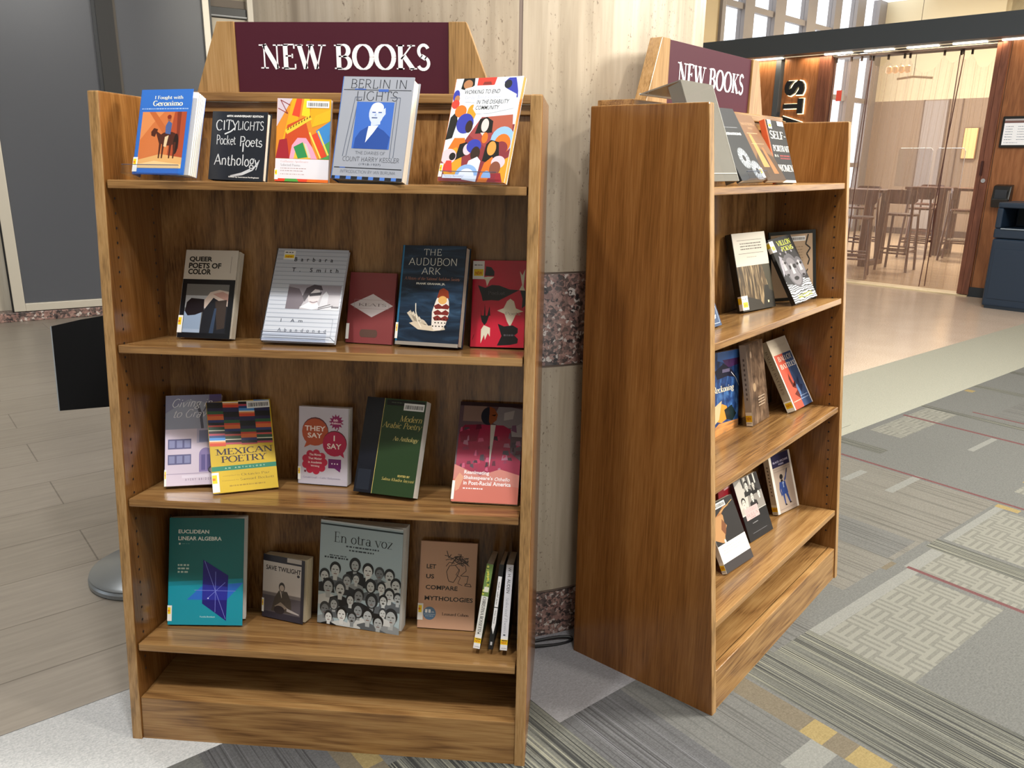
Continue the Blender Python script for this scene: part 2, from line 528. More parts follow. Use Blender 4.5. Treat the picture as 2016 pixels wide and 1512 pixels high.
class Art:
    """flat print laid on a face; u, v in fractions of the w x h face; each mark sits a hair above the last"""
    def __init__(s, mb, w, h, to3d, base=0.00025, step=0.000006, rough=0.4):
        s.mb, s.w, s.h, s.to3d, s.k, s.step, s.rough = mb, w, h, to3d, base, step, rough

    def _c(s, c):
        return mat(c, s.rough) if isinstance(c, str) else c

    def clip(s, poly):
        for ax, lim, sg in ((0, 0.0, 1), (0, s.w, -1), (1, 0.0, 1), (1, s.h, -1)):
            out = []
            for k in range(len(poly)):
                p, q = poly[k - 1], poly[k]
                dp, dq = (p[ax] - lim) * sg, (q[ax] - lim) * sg
                if (dp < 0) != (dq < 0):
                    f = dp / (dp - dq)
                    out.append((p[0] + f * (q[0] - p[0]), p[1] + f * (q[1] - p[1])))
                if dq >= 0:
                    out.append(q)
            poly = out
            if len(poly) < 3:
                return None
        return poly

    def put(s, poly, c):
        poly = s.clip([tuple(p) for p in poly])
        if poly:
            s.mb.face([s.to3d(a, b, s.k) for a, b in poly], s._c(c))

    def up(s):
        s.k += s.step

    def P(s, pts, c):
        s.put([(u * s.w, v * s.h) for u, v in pts], c)
        s.up()

    def R(s, u0, v0, u1, v1, c):
        s.P([(u0, v0), (u1, v0), (u1, v1), (u0, v1)], c)

    def E(s, cu, cv, ru, rv, c, n=20, a0=0, a1=360):
        """radii in fractions of the width"""
        full = abs(a1 - a0) >= 360
        m = n if full else n + 1
        s.put([(cu * s.w + ru * s.w * math.cos(R(a0 + (a1 - a0) * k / n)), cv * s.h + rv * s.w * math.sin(R(a0 + (a1 - a0) * k / n))) for k in range(m)], c)
        s.up()

    def L(s, pts, wd, c):
        pts = [(u * s.w, v * s.h) for u, v in pts]
        wd *= s.w
        for a, b in zip(pts, pts[1:]):
            dx, dz = b[0] - a[0], b[1] - a[1]
            ln = math.hypot(dx, dz) or 1
            nx, nz = -dz / ln * wd / 2, dx / ln * wd / 2
            s.put([(a[0] - nx, a[1] - nz), (b[0] - nx, b[1] - nz), (b[0] + nx, b[1] + nz), (a[0] + nx, a[1] + nz)], c)
        s.up()

    def T(s, text, u0, v0, u1, v1, c, font='plain', rot=0):
        pol = style_polys(text, font)
        if rot:
            pol = [[(b, -a) for a, b in q] if rot < 0 else [(-b, a) for a, b in q] for q in pol]
        xs = [a for q in pol for a, b in q]
        zs = [b for q in pol for a, b in q]
        ax, bx, az, bz = min(xs), max(xs), min(zs), max(zs)
        fx = (u1 - u0) * s.w / max(1e-6, bx - ax)
        fz = (v1 - v0) * s.h / max(1e-6, bz - az)
        for q in pol:
            s.put([(u0 * s.w + (a - ax) * fx, v0 * s.h + (b - az) * fz) for a, b in q], c)
        s.up()

    def dashes(s, u0, v, u1, hgt, c, n=10):
        """a line of print too small to read"""
        rg = random.Random(int(u0 * 997 + v * 7919))
        u = u0
        while u < u1 - .005:
            wd = min(rg.uniform(.012, .05), u1 - u)
            s.put([(u * s.w, v * s.h), ((u + wd) * s.w, v * s.h), ((u + wd) * s.w, (v + hgt) * s.h), (u * s.w, (v + hgt) * s.h)], c)
            u += wd + rg.uniform(.008, .016)
        s.up()

    def person(s, u, v, r, skin, hair, coat, kind=0):
        """head and shoulders; r = head half-width as a fraction of the width"""
        k = s.w / s.h
        s.P([(u - 2.3 * r, v - 3.2 * r * k), (u + 2.3 * r, v - 3.2 * r * k), (u + 2.0 * r, v - 1.7 * r * k), (u + .6 * r, v - 1.2 * r * k), (u - .6 * r, v - 1.2 * r * k), (u - 2.0 * r, v - 1.7 * r * k)], coat)
        s.P([(u - .4 * r, v - 1.9 * r * k), (u + .4 * r, v - 1.9 * r * k), (u + .45 * r, v - .7 * r * k), (u - .45 * r, v - .7 * r * k)], skin)
        if kind == 1:
            s.E(u, v + .15 * r * k, 1.35 * r, 1.6 * r, hair)
        else:
            s.E(u, v + .35 * r * k, 1.12 * r, 1.25 * r, hair)
        s.E(u, v - .1 * r * k, .85 * r, 1.15 * r, skin, 14)
        d = '#2a2724'
        for sx in (-.35, .35):
            s.R(u + (sx - .2) * r, v + .05 * r * k, u + (sx + .2) * r, v + .2 * r * k, d)
        s.R(u - .08 * r, v - .4 * r * k, u + .1 * r, v - .3 * r * k, hair if kind != 2 else d)
        s.R(u - .3 * r, v - .75 * r * k, u + .3 * r, v - (.6 if kind != 2 else .45) * r * k, d if kind == 2 else '#6b4a44')

    def barcode(s, u0, v0, u1, v1):
        s.R(u0, v0, u1, v1, '#e9e9ea')
        rg = random.Random(3)
        u = u0 + .07 * (u1 - u0)
        while u < u1 - .1 * (u1 - u0):
            wd = rg.choice((.012, .02, .03)) * (u1 - u0) * 1.2
            s.put([(u * s.w, (v0 + .2 * (v1 - v0)) * s.h), ((u + wd) * s.w, (v0 + .2 * (v1 - v0)) * s.h), ((u + wd) * s.w, (v0 + .75 * (v1 - v0)) * s.h), (u * s.w, (v0 + .75 * (v1 - v0)) * s.h)], '#3c3c40')
            u += wd + rg.choice((.012, .02)) * (u1 - u0) * 1.4
        s.up()


# ------------------------------------------------------------------ bookcases: position and shelf geometry
CASE = (Matrix.Identity(4), Matrix.Translation((0.97404, 0.48462, 0)) @ Matrix.Rotation(R(54.8428), 4, 'Z'))
SHELF_Z = (1.33085, 0.97275, 0.61456, 0.25278)
TILT = (0.022, 0.11352, 0.11352, 0.11352)
WI, TP, HC = 0.914, 0.0255, 1.5132


def front_y(z):
    return -0.31672 + 0.14206 / HC * z


def shelf_frame(row):
    t = TILT[row]
    o = Vector((0, front_y(SHELF_Z[row]) + .0046, SHELF_Z[row]))
    return o, Vector((0, math.cos(t), -math.sin(t))), Vector((0, math.sin(t), math.cos(t)))


def on_shelf(case, row, x, d, yaw, lean, roll, th, lift=0.0):
    """matrix of a book: x along the cover's bottom edge, y into the book, z up the cover"""
    o, dv, nv = shelf_frame(row)
    xv = Vector((1, 0, 0))
    o = o + xv * x + dv * (d - .0046) + nv * (th * max(0.0, math.sin(lean)) + lift)
    r = xv * math.cos(yaw) + dv * math.sin(yaw)
    b = dv * math.cos(yaw) - xv * math.sin(yaw)
    u = nv * math.cos(lean) + b * math.sin(lean)
    r2 = r * math.cos(roll) + u * math.sin(roll)
    u2 = u * math.cos(roll) - r * math.sin(roll)
    y2 = u2.cross(r2)
    m = Matrix(((r2.x, y2.x, u2.x, o.x), (r2.y, y2.y, u2.y, o.y), (r2.z, y2.z, u2.z, o.z), (0, 0, 0, 1)))
    return CASE[case] @ m


def page_material():
    g = NT('page_edges')
    v = g.coords((700, 700, 3))
    n = g.noise(v, 1.0, 2)
    g.color(g.ramp(n, [(0.3, '#c9bfae'), (0.6, '#e4dccd')]))
    g.b.inputs['Roughness'].default_value = 0.8
    return g.m


PAGES = page_material()
PAGES_WHITE = mat('#e2e0dc', 0.8)
BOOKS = {}


def book(key, label, case, row, pose, th, cover, spine=None, art=None, spine_art=None, hard=False, open_deg=0.0, sticker=None, group=None, pages=None, rough=0.35, lift=0.0, barcode=None):
    x, d, yaw, lean, roll, w, h = pose
    # keep the leaning top edge clear of the back panel
    pen = d + h * math.sin(lean) * math.cos(yaw) + th * math.cos(lean) + max(0.0, w * math.sin(yaw)) - (.2245 if row else .24)
    if pen > 0:
        cut = min(pen, th * .25)
        th -= cut
        d -= pen - cut
    M = on_shelf(case, row, x, d, yaw, lean, roll, th, lift + .0008)
    t = thing('book', label, 'book', matrix=M, group=group)
    cm = mat(cover, rough)
    sm = mat(spine or cover, rough)
    bt = 0.0026 if hard else 0.0009
    ins = 0.003 if hard else 0.0004
    mb = MB()
    mb.box(0, 0, 0, w, bt, h, cm)
    op = Matrix.Translation((0, bt, 0)) @ Matrix.Rotation(R(open_deg), 4, 'Z') @ Matrix.Translation((0, -bt, 0))
    mb.box(0, th - bt, w * math.sin(R(open_deg)) * math.tan(max(0, lean)), w, th, h, cm, op)
    mb.box(-bt * .6, 0, 0, 0.0006, th, h, sm)
    a = Art(mb, w, h, lambda p, q, k: (p, -k, q), rough=rough)
    if art:
        art(a)
    if spine_art:
        spine_art(Art(mb, th, h, lambda p, q, k: (-bt * .6 - k, th - p, q), rough=rough))
    mb.build('cover', t)
    pb = MB()
    n = 5 if open_deg else 1
    for k in range(n):
        f = (k + 1) / n
        o2 = Matrix.Translation((0, bt, 0)) @ Matrix.Rotation(R(open_deg * (0.45 + .55 * f)), 4, 'Z') @ Matrix.Translation((0, -bt, 0))
        y0 = bt + .0003 + (th - 2 * bt - .0006) * k / n
        y1 = bt + .0003 + (th - 2 * bt - .0006) * f
        zl = w * math.sin(R(open_deg) * (0.45 + .55 * f)) * math.tan(max(0, lean)) if open_deg else 0
        pb.box(.001, y0, ins + zl, w - ins, y1, h - ins, pages or PAGES, o2)
    pb.build('page_block', t)
    if sticker:
        kind, u0, v0, u1, v1 = sticker
        sb = MB()
        s_ = Art(sb, w, h, lambda p, q, k: (p, -k - .0009, q), rough=.5)
        s_.R(u0, v0, u1, v1, '#efefec')
        if kind == 'y':
            s_.R(u0, v0 + (v1 - v0) * .45, u0 + (u1 - u0) * .7, v1 - (v1 - v0) * .12, '#f2d21c')
            s_.R(u0, v0 + (v1 - v0) * .6, u0 + (u1 - u0) * .45, v0 + (v1 - v0) * .72, '#e07a12')
        elif kind == 'n':
            s_.R(u0 + .08 * (u1 - u0), v0 + (v1 - v0) * .18, u1 - .08 * (u1 - u0), v0 + (v1 - v0) * .55, '#f2cf1c')
            s_.T('NEW', u0 + .2 * (u1 - u0), v0 + (v1 - v0) * .24, u1 - .2 * (u1 - u0), v0 + (v1 - v0) * .42, '#c2410c', 'bold')
            s_.dashes(u0 + .1 * (u1 - u0), v0 + (v1 - v0) * .75, u1 - .2 * (u1 - u0), .01, '#303030')
        # wraps the spine edge
        if u0 < 0.02:
            sb.box(-bt * .6 - .0004, -.0011, v0 * h, 0.0, min(th * .8, .012), v1 * h, mat('#efefec', .5))
            sb.box(-bt * .6 - .0006, -.0009, (v0 + (v1 - v0) * .45) * h, -bt * .6 - .0001, min(th * .8, .012), (v1 - (v1 - v0) * .12) * h, mat('#f2d21c', .5))
        o = sb.build('call_number_label', t)
        o['label'] = 'white and yellow call number sticker'
    if barcode:
        bb = MB()
        Art(bb, w, h, lambda p, q, k: (p, -k - .0009, q), rough=.5).barcode(*barcode)
        bb.build('barcode_label', t)['label'] = 'white barcode sticker'
    BOOKS[key] = t
    return t, M

# ------------------------------------------------------------------ the setting: floors
GRID = R(43.5)


def grid_obj(o):
    o.rotation_euler = (0, 0, GRID)
    return o


def plank_material():
    g = NT('plank_tile')
    v = g.coords((1, 1, 1), (-.18, .05, 0))
    br = g.n('ShaderNodeTexBrick')
    br.offset = 0.5
    br.inputs['Scale'].default_value = 1.0
    br.inputs['Brick Width'].default_value = 1.2
    br.inputs['Row Height'].default_value = 0.297
    br.inputs['Mortar Size'].default_value = 0.0028
    br.inputs['Bias'].default_value = 0.0
    br.inputs['Color1'].default_value = rgb('#8f8880')
    br.inputs['Color2'].default_value = rgb('#857e75')
    br.inputs['Mortar'].default_value = rgb('#4f4942')
    g.l(v, br.inputs['Vector'])
    st = g.noise(g.coords((1.2, 16, 1)), 3.0, 4, .6)
    c = g.mix(0.35, br.outputs[0], g.ramp(st, [(.3, '#777067'), (.7, '#a0988d')]))
    g.color(c)
    g.b.inputs['Roughness'].default_value = 0.36
    return g.m


def carpet_mat(name, base, var, stripes=None, sf=60.0, weave=None, lo=.42, hi=.58):
    g = NT(name)
    v = g.coords((1, 1, 1))
    n = g.noise(v, 190, 2, .7)
    n2 = g.noise(g.coords((60, 260, 1)), 1.0, 2, .6)
    f = g.math('ADD', g.math('MULTIPLY', n, .6), g.math('MULTIPLY', n2, .4))
    c = g.ramp(f, [(.33, base), (.66, var)])
    if stripes:
        s = g.noise(g.coords((sf, 1.1, 1)), 1.0, 2, .55)
        c = g.mix(g.ramp(s, [(lo, (0, 0, 0)), (hi, (1, 1, 1))]), c, stripes[0])
        if len(stripes) > 1:
            s2 = g.noise(g.coords((sf * 1.3, .9, 1), (7, 3, 0)), 1.0, 2, .5)
            c = g.mix(g.ramp(s2, [(lo + .08, (0, 0, 0)), (hi + .07, (1, 1, 1))]), c, stripes[1])
    if weave:
        sx = g.n('ShaderNodeSeparateXYZ')
        g.l(v, sx.inputs[0])
        q = .078
        ca = g.math('FLOOR', g.math('DIVIDE', sx.outputs[0], q))
        cb = g.math('FLOOR', g.math('DIVIDE', sx.outputs[1], q))
        ch = g.math('FLOORED_MODULO', g.math('ADD', ca, cb), 2.0)
        fa = g.math('GREATER_THAN', g.math('FRACT', g.math('DIVIDE', sx.outputs[0], q / 3)), .45)
        fb = g.math('GREATER_THAN', g.math('FRACT', g.math('DIVIDE', sx.outputs[1], q / 3)), .45)
        k = g.math('ADD', g.math('MULTIPLY', ch, fa), g.math('MULTIPLY', g.math('SUBTRACT', 1.0, ch), fb))
        c = g.mix(g.math('MULTIPLY', k, .75), c, weave)
    g.color(c)
    g.b.inputs['Roughness'].default_value = 0.95
    g.b.inputs['Specular IOR Level'].default_value = 0.1
    g.bump(n, .5, .004)
    return g.m


def terrazzo_mat():
    g = NT('terrazzo')
    v = g.coords((1, 1, 1))
    n = g.noise(v, 3.0, 4)
    sp = g.noise(v, 120, 2, .7)
    c = g.mix(.5, g.ramp(n, [(.3, '#b09f92'), (.7, '#c4b5a8')]), g.ramp(sp, [(.35, '#8f7f74'), (.5, '#bfae9f'), (.68, '#d6cabd')]))
    g.color(c)
    g.b.inputs['Roughness'].default_value = 0.16
    return g.m


def flat(name, a0, a1, b0, b1, z, m, th=.05):
    mb = MB()
    mb.box(a0, -b1, z - th, a1, -b0, z, m)
    return struct(grid_obj(mb.build(name)))


flat('floor', -14, 3.2, -9.0, -.308, 0, plank_material())
flat('floor', 3.2, 14, -9.0, -.885, 0, terrazzo_mat())
# terrazzo in front of the cafe also lies right of the planks, behind the bookcases
C_ = {
    'lt': carpet_mat('carpet_pale', '#9c9fa2', '#c0c1c3'),  # plain border carpet with the strong light put into its colour
    'pl': carpet_mat('carpet_plain', '#717175', '#87878c'),  # same border near the column, shade put into its colour
    'sg': carpet_mat('carpet_sage', '#82837b', '#96968b'),
    'md': carpet_mat('carpet_mid', '#515251', '#646564'),
    'st': carpet_mat('carpet_faint_lines', '#535453', '#646463', ('#444443',), 130, lo=.5, hi=.68),
    'dk': carpet_mat('carpet_dark_lines', '#51524f', '#62635e', ('#333434', '#7b7b70'), 170, lo=.46, hi=.58),
    'fs': carpet_mat('carpet_near_lines', '#48484b', '#595a5c', ('#3b3b3d', '#68696e'), 150, lo=.5, hi=.64),
    'wv': carpet_mat('carpet_weave', '#5c5c58', '#6b6b66', weave='#75756f'),
    'go': carpet_mat('carpet_gold', '#726546', '#847653'),
    'ta': carpet_mat('carpet_taupe', '#565045', '#676054'),
    'rd': carpet_mat('carpet_red', '#533739', '#614445'),
    'cl': carpet_mat('carpet_light', '#686967', '#787976'),
    'tp': carpet_mat('carpet_warm', '#5d5b57', '#6e6c67', ('#51504c',), 90, lo=.5, hi=.7),
}
# (a0, a1, b0, b1, kind): later patches lie over earlier ones
PATCH = [(-7, 3.2, -.308, 4, 'md'), (3.2, 9, -.885, 4, 'md'), (1.2, 9, -.885, -.24, 'sg'),
         (-7, -.33, -.308, .05, 'lt'), (-.33, .15, -.308, .03, 'lt'), (.15, .62, -.308, .5, 'pl'), (-.05, .15, -.308, .3, 'pl'),
         (-.46, -.33, .05, .13, 'fs'), (-.6, -.21, .12, .36, 'fs'), (-.212, -.12, .22, .62, 'ta'), (-.17, -.12, .26, .34, 'go'),
         (-.12, .3, .36, .8, 'dk'), (.3, .52, .5, .9, 'fs'), (.52, .75, .5, .93, 'st'), (.62, .76, .93, 1.0, 'cl'), (.2, .6, .9, 1.5, 'st'),
         (.757, .832, .62, .895, 'ta'), (.757, .832, .895, .958, 'go'), (.757, .832, .958, 1.018, 'ta'), (.757, .832, 1.018, 1.1, 'go'), (.757, .832, 1.1, 1.16, 'ta'),
         (.842, 1.19, .60, 3, 'dk'), (1.0, 1.25, .5, .66, 'st'), (1.25, 1.9, .45, .66, 'md'), (1.19, 1.83, .66, .70, 'cl'), (1.19, 1.80, .70, .985, 'wv'), (1.19, 1.83, .985, 2.2, 'md'),
         (1.83, 2.05, .645, .69, 'cl'), (1.845, 2.05, .69, 1.02, 'wv'), (1.826, 1.845, .655, 1.9, 'rd'),
         (1.75, 1.83, .3, .62, 'ta'), (2.05, 2.15, .62, 1.8, 'dk'), (1.5, 2.1, -.24, .6, 'tp'), (1.84, 2.06, .0, .58, 'st'),
         (2.17, 2.66, .635, .665, 'cl'), (2.17, 2.64, .665, .93, 'wv'), (2.66, 2.70, .63, .72, 'go'), (2.1, 2.7, -.24, .62, 'tp'),
         (2.45, 2.94, .26, .297, 'cl'), (2.42, 2.6, .07, .105, 'cl'), (2.715, 2.735, -.1, 2, 'rd'), (2.88, 2.97, -.24, .02, 'dk'),
         (2.74, 3.6, .02, .6, 'md'), (3.2, 3.87, -.2, -.03, 'wv'), (2.9, 3.55, .62, .95, 'wv'), (3.05, 3.3, .60, .63, 'go'), (3.3, 3.6, .26, .29, 'cl'),
         (3.61, 3.635, -.22, 1.2, 'rd'), (3.87, 3.93, -.24, .5, 'dk'), (4.45, 4.51, -.23, -.18, 'go'), (4.0, 4.6, .1, .5, 'st'), (4.6, 4.68, -.24, .5, 'dk'),
         (5.2, 5.28, -.24, .6, 'dk'), (5.4, 5.8, -.1, .2, 'wv'), (4.0, 4.02, .0, 1.0, 'rd'), (6.2, 6.3, -.24, .8, 'dk')]


def build_carpet():
    xs = sorted({q for p in PATCH for q in p[:2]})
    ys = sorted({q for p in PATCH for q in p[2:4]})
    mb = MB()
    z = .004
    for a0, a1 in zip(xs, xs[1:]):
        for b0, b1 in zip(ys, ys[1:]):
            am, bm_ = (a0 + a1) / 2, (b0 + b1) / 2
            k = None
            for p in PATCH:
                if p[0] < am < p[1] and p[2] < bm_ < p[3]:
                    k = p[4]
            if k:
                mb.face([(a0, -b1, z), (a1, -b1, z), (a1, -b0, z), (a0, -b0, z)], C_[k])
    # edge and underside
    mb.box(-7, -4, -.05, 9, .308, -.001, C_['pl'])
    mb.box(3.2, .308, -.05, 9, .885, -.001, C_['sg'])
    mb.box(-7, .307, -.05, 3.2, .309, z, C_['pl'])
    return struct(grid_obj(mb.build('floor')))


build_carpet()


# ------------------------------------------------------------------ the round stone column
def travertine(name='travertine', tint=('#877a69', '#aa9d8b', '#c0b4a3'), pits=True, rough=.38):
    g = NT(name)
    v = g.coords((7, 7, .55))
    n = g.noise(v, 1.6, 6, .62, .4)
    fine = g.noise(g.coords((40, 40, 2.2)), 1.0, 3, .6)
    f = g.math('ADD', g.math('MULTIPLY', n, .65), g.math('MULTIPLY', fine, .35))
    c = g.ramp(f, [(.3, tint[0]), (.5, tint[1]), (.68, tint[2])])
    if pits:
        p = g.noise(g.coords((170, 170, 90)), 1.0, 3, .62, .4)
        band = g.noise(g.coords((13, 13, .8)), 1.0, 3, .6)
        pit = g.math('MULTIPLY', g.ramp(p, [(.62, (0, 0, 0)), (.67, (1, 1, 1))]), g.ramp(band, [(.44, (0, 0, 0)), (.55, (1, 1, 1))]))
        c = g.mix(g.math('MULTIPLY', pit, .8), c, '#5d4c40')
    g.color(c)
    g.b.inputs['Roughness'].default_value = rough
    return g.m


def granite(name='granite', s=1.0):
    g = NT(name)
    v = g.coords((1, 1, 1))
    d = g.noise(v, 40 * s, 3, .6)
    vo = g.n('ShaderNodeTexVoronoi', feature='F1')
    vo.inputs['Scale'].default_value = 125 * s
    mix = g.n('ShaderNodeVectorMath', operation='MULTIPLY_ADD')
    nn = g.n('ShaderNodeTexNoise')
    nn.inputs['Scale'].default_value = 80 * s
    g.l(v, nn.inputs['Vector'])
    g.l(nn.outputs[1], mix.inputs[0])
    mix.inputs[1].default_value = (.02 / s, .02 / s, .02 / s)
    g.l(v, mix.inputs[2])
    g.l(mix.outputs[0], vo.inputs['Vector'])
    sp = g.n('ShaderNodeSeparateColor')
    g.l(vo.outputs['Color'], sp.inputs[0])
    c = g.ramp(sp.outputs[0], [(0, '#1c1a20'), (.2, '#3a3534'), (.36, '#8f6c66'), (.6, '#a7847b'), (.78, '#6d5955'), (.9, '#d6cfca')], 'CONSTANT')
    c = g.mix(.3, c, g.ramp(d, [(.35, '#3a3436'), (.65, '#b59a92')]))
    g.color(c)
    g.b.inputs['Roughness'].default_value = .3
    return g.m


TRAV, GRAN = travertine(), granite()


def build_column():
    mb = MB()
    cx, cy, rad = .232, .872, .70
    seam = -75.55
    angs = sorted([k * 5.0 for k in range(72)] + [(seam - .24) % 360, (seam + .24) % 360])
    joint = mat('#8d7d74', .7)
    zs = [(0, .148, GRAN), (.148, .156, joint), (.156, .840, TRAV), (.840, .846, joint), (.846, 1.094, GRAN), (1.094, 1.100, joint), (1.100, 4.6, TRAV)]
    for z0, z1, m_ in zs:
        for k, a0 in enumerate(angs):
            a1 = angs[(k + 1) % len(angs)] + (360 if k == len(angs) - 1 else 0)
            mm = joint if abs(a1 - a0) < .6 and m_ is TRAV and z0 > 1 else m_
            rr = rad - (.003 if mm is joint else 0)
            p = [(cx + rr * math.cos(R(a)), cy + rr * math.sin(R(a))) for a in (a0, a1)]
            mb.face([(*p[0], z0), (*p[1], z0), (*p[1], z1), (*p[0], z1)], mm)
    return struct(mb.build('column', smooth=False), 'round travertine column with pink granite bands behind the bookcases')


build_column()

# power cord on the carpet at the foot of the column
mb = MB()
pts = []
for k in range(40):
    a = 2 * math.pi * k / 40
    pts.append((.50 + .09 * math.cos(a), .180 + .016 * math.sin(a) + .030 * math.cos(a), .010 + .004 * math.sin(2 * a)))
mb.tube(pts, .0042, mat('#14151a', .4), 8, closed=True)
tag(mb.build('power_cord', smooth=True), 'black power cord looped on the carpet at the foot of the column', 'cord')

# ------------------------------------------------------------------ the wall on the left
LW = Matrix.Translation((-4.158, 4.449, 0)) @ Matrix.Rotation(math.atan2(.574, .819), 4, 'Z')


def at(o, M):
    o.matrix_world = M
    return o


plaster = mat('#c9c0ae', .6)
stone = travertine('travertine_wall', ('#b4ac9d', '#cfc8b9', '#d9d3c7'), False)
mb = MB()
mb.box(-6, .12, 0, 6, .3, 4.6, stone)
for k in range(-7, 8):
    mb.box(k * .74 + .45, .112, 0, k * .74 + .456, .13, 4.6, mat('#98917f', .7))
struct(at(mb.build('wall_left'), LW))
mb = MB()
mb.box(-6, -.03, 0, 6, .13, .078, granite('granite_plinth', .45))
struct(at(mb.build('baseboard_left', bevel=.006), LW))

t = thing('glass_display_case', 'tall wall case with grey glass doors and a pale metal frame at far left', 'display case', matrix=LW)
alu, blk = mat('#cdc7bb', .35, .25), mat('#14151a', .35)
mb = MB()
mb.box(-.03, -.03, .085, .055, .10, 3.2, alu)
mb.box(1.70, -.03, .085, 1.755, .10, 3.2, alu)
mb.box(.055, -.03, .085, 1.70, .10, .15, alu)
mb.build('frame', t, bevel=.004)
mb = MB()
mb.box(-.045, -.01, .08, -.03, .1, 3.2, blk)
mb.build('gasket', t)
mb = MB()
mb.box(1.755, -.01, .08, 1.775, .1, 3.2, blk)
mb.build('gasket', t)
mb = MB()
mb.box(.055, .0, .15, 1.70, .05, 3.2, mat('#52555d', .28))
mb.build('door', t)
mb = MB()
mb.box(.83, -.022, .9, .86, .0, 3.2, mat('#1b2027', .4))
mb.box(.86, -.030, .9, .99, .0, 3.2, mat('#1c1c1e', .5))  # dark column's reflection in the glass, built as solid strips with softer edges
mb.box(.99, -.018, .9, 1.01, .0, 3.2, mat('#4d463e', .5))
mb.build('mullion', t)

# dark recess and light post beside it
mb = MB()
mb.box(1.775, .05, 0, 2.10, .115, 2.565, plaster)
mb.box(1.775, .05, 2.655, 2.10, .115, 2.74, mat('#6b6157', .6))
mb.box(1.775, .05, 2.72, 2.10, .118, 3.4, mat('#d8cdb4', .6))
struct(at(mb.build('wall_left_panel'), LW))
mb = MB()
mb.box(1.78, .03, 2.585, 2.095, .1, 2.65, mat('#0c0d10', .4))
mb.box(1.78, .02, 2.57, 2.095, .1, 2.578, mat('#26272a', .3))
mb.box(1.78, .02, 2.578, 2.095, .1, 2.585, mat('#9da1a6', .3))
struct(at(mb.build('trim_1'), LW))
mb = MB()
mb.box(2.09, .0, 0, 2.14, .12, 4.6, mat('#d6d0c4', .5))
struct(at(mb.build('trim_2', bevel=.004), LW))

# ------------------------------------------------------------------ ceiling and the walls out of view
white = mat('#d9d5cc', .8)
mb = MB()
mb.prism([(-9.0, -8, 4.6), (12.0, -8, 4.6), (14.5, 14.5, 4.6), (9.5, 16.0, 4.6), (6.66, 15.72, 4.6), (-2.0, 5.62, 4.6), (-9, 2.2, 4.6)], (0, 0, .2), white)
struct(mb.build('ceiling'))
mb = MB()
mb.box(-14, -7.2, -.05, 14, -7.0, 4.6, mat('#b9b0a2', .8))
struct(mb.build('wall_back'))
mb = MB()
mb.box(-9.2, -7, -.05, -9.0, 2.4, 4.6, mat('#b9b0a2', .8))  # unseen wall added to cut the ambient light reaching the shelves
struct(mb.build('wall_far_left'))
mb = MB()
mb.box(8.5, -7, -.05, 8.7, 4.0, 4.6, mat('#b9b0a2', .8))
struct(mb.build('wall_right'))

# a floor sign stand behind the left bookcase, turned away
t = thing('sign_stand', 'black sign stand with round chrome base behind the left bookcase', 'sign stand', (-.86, .47, 0))
mb = MB()
mb.lathe([(.0, 0), (.185, 0), (.19, .006), (.19, .018), (.184, .024), (.186, .030), (.176, .036), (.05, .052), (.03, .056)], mat('#83898f', .3, .55), 56)
mb.build('base', t, smooth=True)
mb = MB()
mb.tube([(0, 0, .05), (0, 0, .82)], .016, mat('#22252b', .3, .6), 16)
mb.build('pole', t, smooth=True)
mb = MB()
a = Vector((-.178, -.075, .872))
bq = Vector((-.183, -.085, .603))
wv = Vector((.34, .145, .035))
nrm = wv.cross(a - bq).normalized()
q = [bq, bq + wv * 1.0 - Vector((0, 0, .03)), a + wv + Vector((0, 0, -.004)), a + wv * .5 + Vector((0, 0, .014)), a + wv * .22 + Vector((0, 0, .009)), a]
mb.prism(q, -nrm * .006, mat('#0b0c0f', .75, spec=.2))
p2 = mb.build('sign_panel', t)
mb = MB()
mb.tube([bq - nrm * .003, a - nrm * .003], .0035, mat('#9aa0a6', .4), 6)
mb.build('edge_trim', t)

# ------------------------------------------------------------------ the two oak display bookcases
MAROON = mat('#431424', .5, spec=.25)
LETTER = mat('#eceaf0', .45)
HOLE = mat('#1a0d05', .8)


